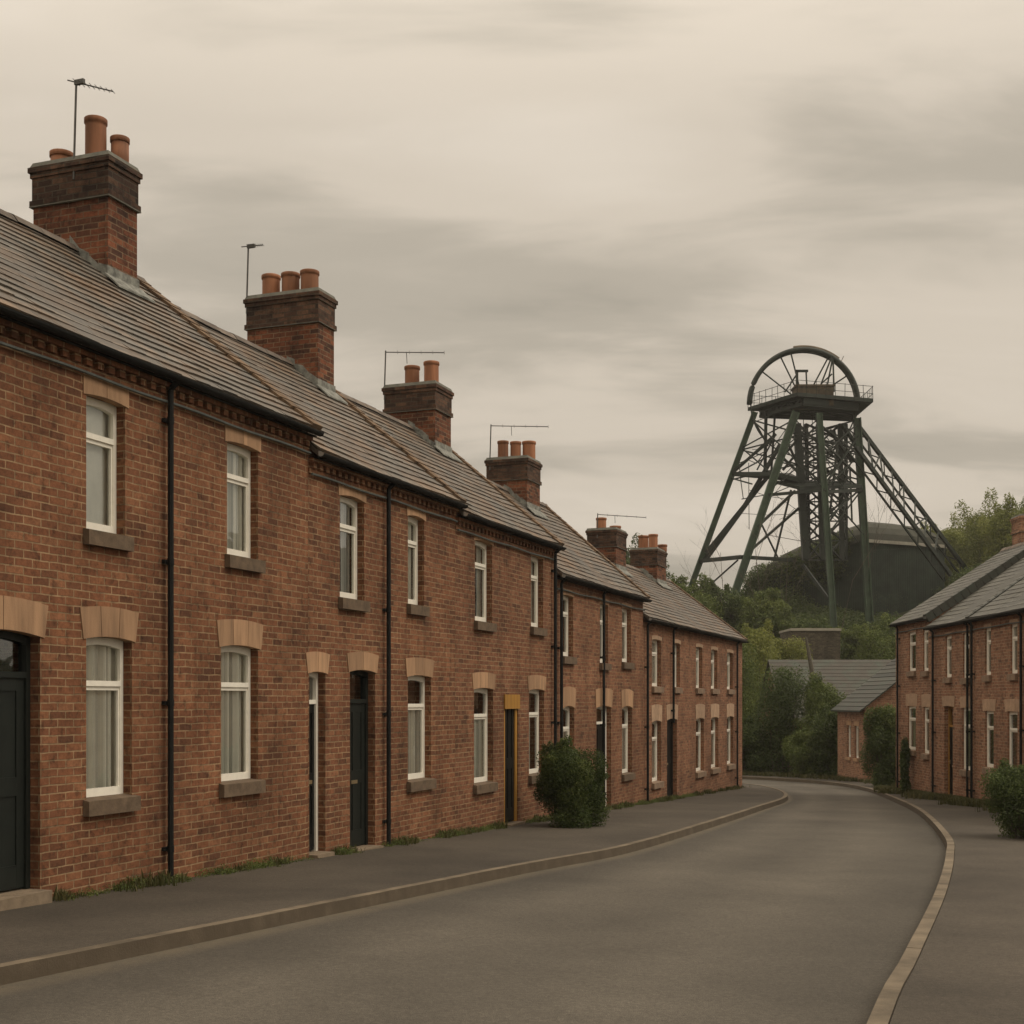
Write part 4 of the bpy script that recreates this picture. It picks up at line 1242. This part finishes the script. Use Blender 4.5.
# hanging wires and loose rods
m = MB(); gq = random.Random(44)
for _ in range(26):
    ka, kb = gq.choice(('AB', 'BC', 'CD', 'AD', 'BD'))
    a_ = on(ka, gq.uniform(425, 540)); b__ = on(kb, gq.uniform(430, 555)); q = gq.uniform(.25, 1); a2 = a_.lerp(b__, gq.uniform(0, .4))
    e_ = a2.lerp(b__, q); md = a2.lerp(e_, .5) - Vector((0, 0, gq.uniform(0, .5)))
    m.tube([a2, md, e_], gq.uniform(.02, .045), 4)
m.build('wires', M['steel_dark'], r_)
# winding ropes
m = MB()
for px0, px1 in ((812, 816), (818, 826)): m.tube([P(px0, 412, 99.6), P(px1, 545, 99.6)], .03, 4)
m.build('winding_rope', M['iron'], r_)

# ------------------------------------------------------------------ foliage
def leaves(name, mat, lobes, n, size, parent=None, seed=0, up=0.25, tone_top=0.0, fill=0.55, tsd=0.16):
    """many small leaf faces spread through overlapping lobes (cx,cy,cz,rx,ry,rz)"""
    g = np.random.default_rng(seed)
    L = np.array(lobes, float)
    vol = (L[:, 3] * L[:, 4] * L[:, 5]) ** 0.75
    idx = g.choice(len(L), n, p=vol / vol.sum())
    d = g.normal(size=(n, 3)); d /= np.linalg.norm(d, axis=1)[:, None]
    r = fill + (1.06 - fill) * g.random(n) ** 0.7
    r *= 1 + g.normal(size=n) * 0.05
    c = L[idx, :3] + d * r[:, None] * L[idx, 3:]
    tone_l = g.normal(0, 0.16, len(L))
    nrm = d * 0.6 + g.normal(size=(n, 3)) * 0.75 + np.array([0, 0, up])
    nrm /= np.linalg.norm(nrm, axis=1)[:, None]
    t = np.cross(nrm, g.normal(size=(n, 3))); t /= np.linalg.norm(t, axis=1)[:, None]
    b = np.cross(nrm, t)
    s = size * (0.55 + 0.9 * g.random(n))[:, None]
    bend = nrm * s * 0.18
    v = np.stack([c - t * s, c - b * s * 0.45 + bend, c + t * s, c + b * s * 0.45 + bend], 1).reshape(-1, 3)
    me = bpy.data.meshes.new(name)
    me.vertices.add(4 * n); me.loops.add(4 * n); me.polygons.add(n)
    me.vertices.foreach_set('co', v.astype(np.float32).ravel())
    me.loops.foreach_set('vertex_index', np.arange(4 * n, dtype=np.int32))
    me.polygons.foreach_set('loop_start', np.arange(0, 4 * n, 4, dtype=np.int32))
    me.update(calc_edges=True)
    zr = (c[:, 2] - c[:, 2].min()) / max(1e-6, c[:, 2].max() - c[:, 2].min())
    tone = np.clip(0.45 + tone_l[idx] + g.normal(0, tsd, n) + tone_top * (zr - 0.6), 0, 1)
    a = me.attributes.new('tone', 'FLOAT', 'FACE'); a.data.foreach_set('value', tone.astype(np.float32))
    me.materials.append(mat)
    o = bpy.data.objects.new(name, me); COL.objects.link(o)
    if parent: o.parent = parent
    return o

def crown_lobes(w, h, k, seed, low=0.15, dp=None, lob=0.34, top=0.75):
    g = random.Random(seed); out = []
    dp = dp or w
    for i in range(k):
        f = low + (1 - low) * (i + g.random()) / k
        prof = math.sin(PI * min(1, (f * top + 0.17) if top > .63 else (f * min(top, .52) + 0.34))) ** 0.7
        a = g.random() * 2 * PI; q = g.random() ** 0.5 * prof
        s = lob * g.uniform(0.65, 1.2)
        rz = h * s * 0.62
        out.append((math.cos(a) * q * (w / 2 - w * s * .45), math.sin(a) * q * (dp / 2 - dp * s * .45), min(f * h, h - rz), w * s * .62, dp * s * .62, rz))
    return out

def plant(name, label, cat, x, y, w, h, mat, n, size, group=None, k=14, seed=0, low=0.1, trunk=0.05, lob=0.34, z=None, tone_top=0.0, stems=5, dp=None, sprigs=0, top=0.75, tsd=0.16, fill=0.5):
    zz = (terrain(x, y) if z is None else z)
    r = empty(name, (x, y, zz)); tag(r, label, cat, group)
    L = crown_lobes(w, h, k, seed, low, dp, lob, top)
    g = random.Random(seed + 9); SP = []
    for i in range(sprigs):
        l = g.choice(L); b = Vector(l[:3]); d = Vector((g.gauss(0, .5), g.gauss(0, .5), 1 if g.random() < .7 else .2)).normalized()
        tip = b + Vector((d.x * l[3], d.y * l[4], d.z * l[5])) * g.uniform(1.15, 1.75)
        SP.append((b, tip))
    LL = list(L)
    for b, tip in SP:
        for f_ in (.72, .86, .97):
            q = b.lerp(tip, f_); r0 = (tip - b).length * (.26 - .16 * f_) + size
            LL.append((q.x, q.y, q.z, r0, r0, r0 * 1.1))
    L0, L = L, LL
    leaves('foliage', M[mat], L, n, size, r, seed, tone_top=tone_top, tsd=tsd, fill=fill)
    L = L0
    m = MB(); g = random.Random(seed + 1)
    if stems == 1:
        m.tube([(0, 0, -.3), (g.uniform(-.1, .1), 0, h * .25), (g.uniform(-.2, .2), g.uniform(-.2, .2), h * .5), (0, 0, h * .8)], [trunk * 1.3, trunk, trunk * .7, trunk * .25], 8)
    for i, l in enumerate(L[::max(1, len(L) // 14)]):
        b = Vector((0, 0, h * .2)) if stems == 1 else Vector((g.uniform(-.1, .1) * w, g.uniform(-.1, .1) * w, -.1))
        e = Vector(l[:3]); mid_ = b.lerp(e, .5) + Vector((g.uniform(-.05, .05) * w, g.uniform(-.05, .05) * w, 0))
        m.tube([b, mid_, e], [trunk * .6, trunk * .4, trunk * .12], 5)
    for b, tip in SP:
        m.tube([b, tip], [trunk * .16, trunk * .05], 4)
    m.build('trunk' if stems == 1 else 'stems', M['bark'], r)
    return r

# roadside bushes
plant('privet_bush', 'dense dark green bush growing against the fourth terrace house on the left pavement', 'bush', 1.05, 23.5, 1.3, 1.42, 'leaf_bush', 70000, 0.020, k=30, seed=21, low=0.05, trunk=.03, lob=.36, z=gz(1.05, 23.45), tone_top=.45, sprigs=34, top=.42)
plant('verge_bush', 'low ragged bush cut by the right edge of the photo on the right pavement', 'bush', 8.65, 21.9, 1.75, 1.2, 'leaf_dark', 32000, 0.022, k=20, seed=22, low=0.02, trunk=.03, z=gz(8.6, 21.9), sprigs=22, top=.6)
plant('verge_bush', 'taller dark bush behind the low one at the right edge of the photo', 'bush', 10.4, 25.2, 1.4, 1.35, 'leaf_dark', 20000, 0.028, k=16, seed=23, low=0.02, trunk=.03, z=gz(10.4, 25.2), sprigs=10, top=.6)
plant('corner_bush', 'rounded dark bush at the corner of the right terrace, in front of the brick outbuilding', 'bush', 13.6, 47.5, 1.7, 3.0, 'leaf_dark', 26000, 0.045, k=22, seed=24, low=0.03, trunk=.05, z=gz(13.6, 47.5) - .05, top=.6)
plant('climbing_shrub', 'thin dark shrub growing up the wall of the far house of the right terrace', 'shrub', 12.1, 40.0, 0.36, 1.75, 'leaf_dark', 3500, 0.05, k=10, seed=25, low=0.03, trunk=.02, z=gz(12.1, 40), lob=.5)

G_S = 'shrubs crowding the far side of the road bend'
SH = [(10.6, 63.5, 3.6, 6.2, 'leaf_mid', 'tall green shrub rising just past the gable of the left row'),
      (12.6, 61.2, 4.0, 5.0, 'leaf_dark', 'broad dark shrub at the middle of the road bend'),
      (14.4, 59.8, 3.0, 4.3, 'leaf_mid', 'lighter rounded shrub in front of the long grey shed roof'),
      (14.3, 57.6, 2.2, 3.0, 'leaf_dark', 'low dark shrub beside the wall of the brick outbuilding'),
      (10.9, 60.9, 2.6, 2.4, 'leaf_dark', 'low shadowy shrub hugging the far kerb of the bend'),
      (13.3, 58.6, 2.4, 2.1, 'leaf_mid', 'lowest rounded shrub spilling onto the verge in front of the bend shrubs'),
      (8.6, 64.5, 4.0, 5.6, 'leaf_dark', 'dark shrub mostly hidden behind the end house gable')]
for i, (x, y, w, hh, mt, lb) in enumerate(SH):
    plant('shrub', lb, 'shrub', x, y, w, hh, mt, 22000, 0.055, G_S, 20, 40 + i, 0.02, .06, top=.62, lob=.36, sprigs=8)
G_Y = 'pale spring bushes on the slope below the headframe'
YB = [(13.9, 73, 3.4, 6.1, 'pale green bush above the left part of the grey shed roof'),
      (11.2, 75, 4.2, 6.6, 'pale green bush just above the end gable of the left row'),
      (16.1, 75.5, 3.0, 5.4, 'small pale bush at the left side of the grey brick hut'),
      (20.7, 73.5, 3.4, 6.2, 'pale green bush at the right side of the grey brick hut'),
      (23.0, 74.5, 3.8, 6.0, 'pale green bush beside the roof of the far right house'),
      (26.5, 75.0, 4.0, 6.0, 'pale green bush hidden behind the right terrace roof')]
for i, (x, y, w, hh, lb) in enumerate(YB):
    plant('spring_bush', lb, 'bush', x, y, w, hh, 'leaf_pale' if i % 2 == 0 else 'leaf_mid', 18000, 0.065, G_Y, 18, 60 + i, 0.03, .07, top=.62, sprigs=10)
G_T = 'trees on the hillside round the headframe'
TR = [(12.0, 92, 5.5, 5.2, 'leaf_mid', 'tree on the skyline directly behind the last chimney of the left row'),
      (15.0, 94, 5.0, 4.6, 'leaf_dark', 'dark tree at the foot of the leftmost headframe leg'),
      (17.8, 91, 4.6, 4.4, 'leaf_mid', 'rounded tree between the two left headframe legs'),
      (20.4, 88, 5.0, 3.6, 'leaf_dark', 'dark tree under the middle of the headframe'),
      (9.0, 96, 6.0, 7.0, 'leaf_dark', 'dark tree half hidden by the last chimneys of the left row'),
      (24.0, 90, 4.6, 2.4, 'leaf_mid', 'low tree at the foot of the front right headframe leg'),
      (27.6, 93, 5.0, 2.4, 'leaf_dark', 'dark low tree in front of the engine house wall'),
      (31.5, 95, 6.0, 3.2, 'leaf_dark', 'dark tree in front of the right end of the engine house'),
      (35.5, 97, 6.0, 5.4, 'leaf_dark', 'dark tree just above the roof slope of the far right house'),
      (38.0, 117, 7.0, 7.0, 'leaf_pale', 'tree on the skyline nearest the foot of the back stays'),
      (43.5, 120, 9.0, 9.6, 'leaf_pale', 'tall feathery tree on the skyline left of the right terrace chimney'),
      (48.6, 122, 9.5, 11.0, 'leaf_mid', 'tallest skyline tree above the right terrace chimney'),
      (54.0, 124, 9.0, 11.0, 'leaf_mid', 'skyline tree at the right edge of the photo'),
      (40.5, 104, 6.0, 7.2, 'leaf_pale', 'lighter tree below the skyline trees, above the right roofs'),
      (45.5, 106, 7.0, 8.0, 'leaf_dark', 'dark tree behind the chimney of the right terrace')]
for i, (x, y, w, hh, mt, lb) in enumerate(TR):
    plant('tree', lb, 'tree', x, y, w, hh, mt, 60000 if y > 100 else 16000, 0.10, G_T, 30 if y > 100 else 24, 80 + i, 0.12, .16, top=.66, lob=.30 if y < 100 else .40, stems=1, sprigs=26)

# thin bare saplings round the headframe feet
def sapling(x, y, hh, seed, label):
    z = terrain(x, y); g = random.Random(seed)
    r = empty('bare_sapling', (x, y, z)); tag(r, label, 'sapling', 'bare saplings round the headframe')
    m = MB()
    def br(p, d, l, w, dep):
        q = p + d * l * .5 + Vector((g.gauss(0, .04), g.gauss(0, .04), 0)) * l; e = q + (d + Vector((g.gauss(0, .15), g.gauss(0, .15), .05))).normalized() * l * .5
        m.tube([p, q, e], [w, w * .75, w * .45], 4)
        if dep:
            for _ in range(4):
                f = g.uniform(.35, 1); b = p.lerp(e, f)
                br(b, (d + Vector((g.gauss(0, .55), g.gauss(0, .55), g.uniform(0, .3)))).normalized(), l * g.uniform(.35, .6), w * .5, dep - 1)
    br(Vector((0, 0, -.2)), Vector((g.gauss(0, .08), 0, 1)).normalized(), hh, .035, 3)
    m.build('branches', M['bark'], r)
for i, (x, y, hh, lb) in enumerate(((15.6, 93, 7.6, 'leafless sapling inside the left pair of headframe legs'), (18.2, 95, 7.8, 'leafless sapling beside the thick front headframe leg'),
        (19.9, 96, 7.2, 'leafless sapling standing under the headframe landing'), (24.9, 99, 9.5, 'leafless sapling behind the two right headframe legs'))):
    sapling(x, y, hh, 300 + i, lb)

# dead leaning trunk by the shed
r_ = empty('dead_tree', (14.5, 62.6, terrain(14.5, 62.6))); tag(r_, 'bare grey leaning dead trunk in front of the long grey shed roof', 'dead tree')
m = MB(); m.tube([(0.1, 0, -.3), (.05, 0, 3.6), (-.08, 0, 4.9), (-.35, 0, 6.4)], [.17, .15, .11, .06], 8); m.tube([(-.02, 0, 4.3), (-.3, 0, 4.0), (-.36, 0, 3.3)], [.06, .05, .03], 6)
m.build('trunk', M['deadwood'], r_)

# hillside scrub: one uncountable mass
sc = []
g = random.Random(77)
while len(sc) < 1500:
    x, y = g.uniform(-8, 62), g.uniform(66, 140)
    if 19.5 < x < 36 and 104 < y < 116 and g.random() < .7: continue
    s = g.uniform(.5, 1.25)
    sc.append((x, y, terrain(x, y) + s * .35, s * 1.2, s * 1.2, s * .8))
while len(sc) < 2100:
    x, y = g.uniform(17, 28), g.uniform(103, 113)
    if x > 21 and y > 110.0 - (x - 21.6) * .625: continue
    s = g.uniform(.4, .9)
    sc.append((x, y, terrain(x, y) + s * .3, s * 1.2, s * 1.2, s * .8))
while len(sc) < 3300:
    x, y = g.uniform(10, 40), g.uniform(88, 107)
    if x > 21 and y > 105 - abs(x - 28.5) * .5 : continue
    s = g.uniform(.35, .9)
    sc.append((x, y, terrain(x, y) + s * .3, s * 1.2, s * 1.2, s * .8))
o = leaves('hillside_scrub', M['leaf_dark'], sc, 330000, 0.12, None, 7)
tag(o, 'low dark scrub covering the hillside below the headframe', 'scrub', kind='stuff')
sc = []
while len(sc) < 260:
    x = g.uniform(20.5, 27.5); y = 110.5 - (x - 21.6) * .625 + g.uniform(-.3, 2.5)
    hang = g.random() < .45
    zz = EYE + (13.1 - g.random() ** 2 * 2.2 if hang else 13.3 + g.uniform(-.3, .8)) - .40 * max(0, 28.8 - x)
    if hang: y = 110.5 - (x - 21.6) * .625 - .15
    sc.append((x, y, zz, .7, .35 if hang else .7, .6))
o = leaves('ivy', M['leaf_dark'], sc, 26000, 0.10, None, 9)
tag(o, 'ivy spilling over the left roof edge of the engine house', 'ivy', kind='stuff')

# ------------------------------------------------------------------ grass and weeds
def tufts(name, label, pts, hmin, hmax, seed, per=7, kind='stuff', cat='grass'):
    g = random.Random(seed); vs, fs, tn = [], [], []
    for (x, y, z, sc_) in pts:
        t0_ = g.random()
        for k in range(per):
            a_ = g.random() * 2 * PI; hgt = g.uniform(hmin, hmax) * sc_; w = hgt * .06 + .003
            bx, by = x + g.gauss(0, .03), y + g.gauss(0, .03); ln = g.uniform(.1, .8) * hgt
            dx, dy = math.cos(a_), math.sin(a_)
            i = len(vs)
            vs += [(bx - dy * w, by + dx * w, z - .01), (bx + dy * w, by - dx * w, z - .01), (bx + dx * ln * .4 + dy * w * .7, by + dy * ln * .4 - dx * w * .7, z + hgt * .6),
                   (bx + dx * ln * .4 - dy * w * .7, by + dy * ln * .4 + dx * w * .7, z + hgt * .6), (bx + dx * ln, by + dy * ln, z + hgt)]
            fs += [(i, i + 1, i + 2, i + 3), (i + 3, i + 2, i + 4)]
            q = min(1, max(0, t0_ * .6 + g.random() * .4)); tn += [q, q]
    me = bpy.data.meshes.new(name); me.from_pydata(vs, [], fs); me.update()
    at = me.attributes.new('tone', 'FLOAT', 'FACE'); at.data.foreach_set('value', tn)
    me.materials.append(M['grass']); o = bpy.data.objects.new(name, me); COL.objects.link(o)
    return tag(o, label, cat, kind=kind)
g = random.Random(5); pts = []
def patch(t): return .28 + .5 * math.sin(t * 2.3) * math.sin(t * 0.9 + 1.2) + .35 * math.sin(t * 5.1 + math.sin(t))
for _ in range(5200):
    t = g.uniform(-8.5, 30)
    if g.random() > patch(t): continue
    d = abs(g.gauss(0, .10)) + .01
    if any(a_ - .05 < t < b__ + .05 for a_, b__ in ((-6.02, -4.9), (0, .5), (1.1, 1.97), (7.0, 7.85))) and d < .28: continue
    x, y = P0[0] + UX * t + UY * d, P0[1] + UY * t - UX * d
    pts.append((x, y, gz(x, y), g.uniform(.3, 1.3) * (.5 + .6 * patch(t))))
g2 = random.Random(15); wl_ = []
while len(wl_) < 900:
    t = g2.uniform(-8.5, 22)
    if g2.random() > patch(t) + .55: continue
    if any(a_ - .1 < t < b__ + .1 for a_, b__ in ((-6.02, -4.9), (0, .5), (1.1, 1.97), (7.0, 7.85))): continue
    d = abs(g2.gauss(0, .07)) + .02; r0 = g2.uniform(.04, .12)
    x, y = P0[0] + UX * t + UY * d, P0[1] + UY * t - UX * d
    wl_.append((x, y, gz(x, y), r0, r0, r0 * g2.uniform(.3, 1.0)))
o = leaves('moss', M['leaf_mid'], wl_, 80000, 0.011, None, 31)
tag(o, 'mossy green fringe in the crack between pavement and house walls', 'moss', kind='stuff')
tufts('wall_weeds', 'grass and weeds growing where the left pavement meets the house walls', pts, .03, .14, 6)
pts = []
for _ in range(8000):
    t = g.uniform(-1.5, 20)
    d = abs(g.gauss(0, .20 + .012 * max(0, t - 8))) * (1 + .5 * math.sin(t * 1.7))
    x, y = RX + rd.x * t - d - .02, RY - t
    pts.append((x, y, gz(x, y), 1.0))
tufts('verge_grass', 'rough grass verge along the foot of the right terrace', pts, .04, .19, 7)
pts = []
idx = [i for i, p in enumerate(rk) if p.y > 44]
offs = {d: offset(rk, -d) for d in (1.5, 1.7, 1.9, 2.2, 2.5, 2.9, 3.4)}
for _ in range(5000):
    d = g.choice(list(offs)); p = offs[d][g.choice(idx)]
    x, y = p.x + g.gauss(0, .2), p.y + g.gauss(0, .2)
    pts.append((x, y, gz(x, y), 1.3))
tufts('bend_grass', 'rough grass and undergrowth on the outer side of the road bend', pts, .05, .16, 8)

# ------------------------------------------------------------------ thin haze in the valley air
hm = bpy.data.materials.new('haze'); hm.use_nodes = True
hm.node_tree.nodes.clear()
ho = nd(hm.node_tree, 'ShaderNodeOutputMaterial')
hv = nd(hm.node_tree, 'ShaderNodeVolumePrincipled', {'Color': (0.93, 0.90, 0.84, 1), 'Density': 0.0004, 'Anisotropy': 0.2})
hm.node_tree.links.new(hv.outputs[0], ho.inputs['Volume'])
m = MB(); m.box(-3300, 3300, -900, 3900, -12, 44)
o = m.build('haze', hm); tag(o, 'faint pale haze that fills the valley air', 'haze', kind='stuff')
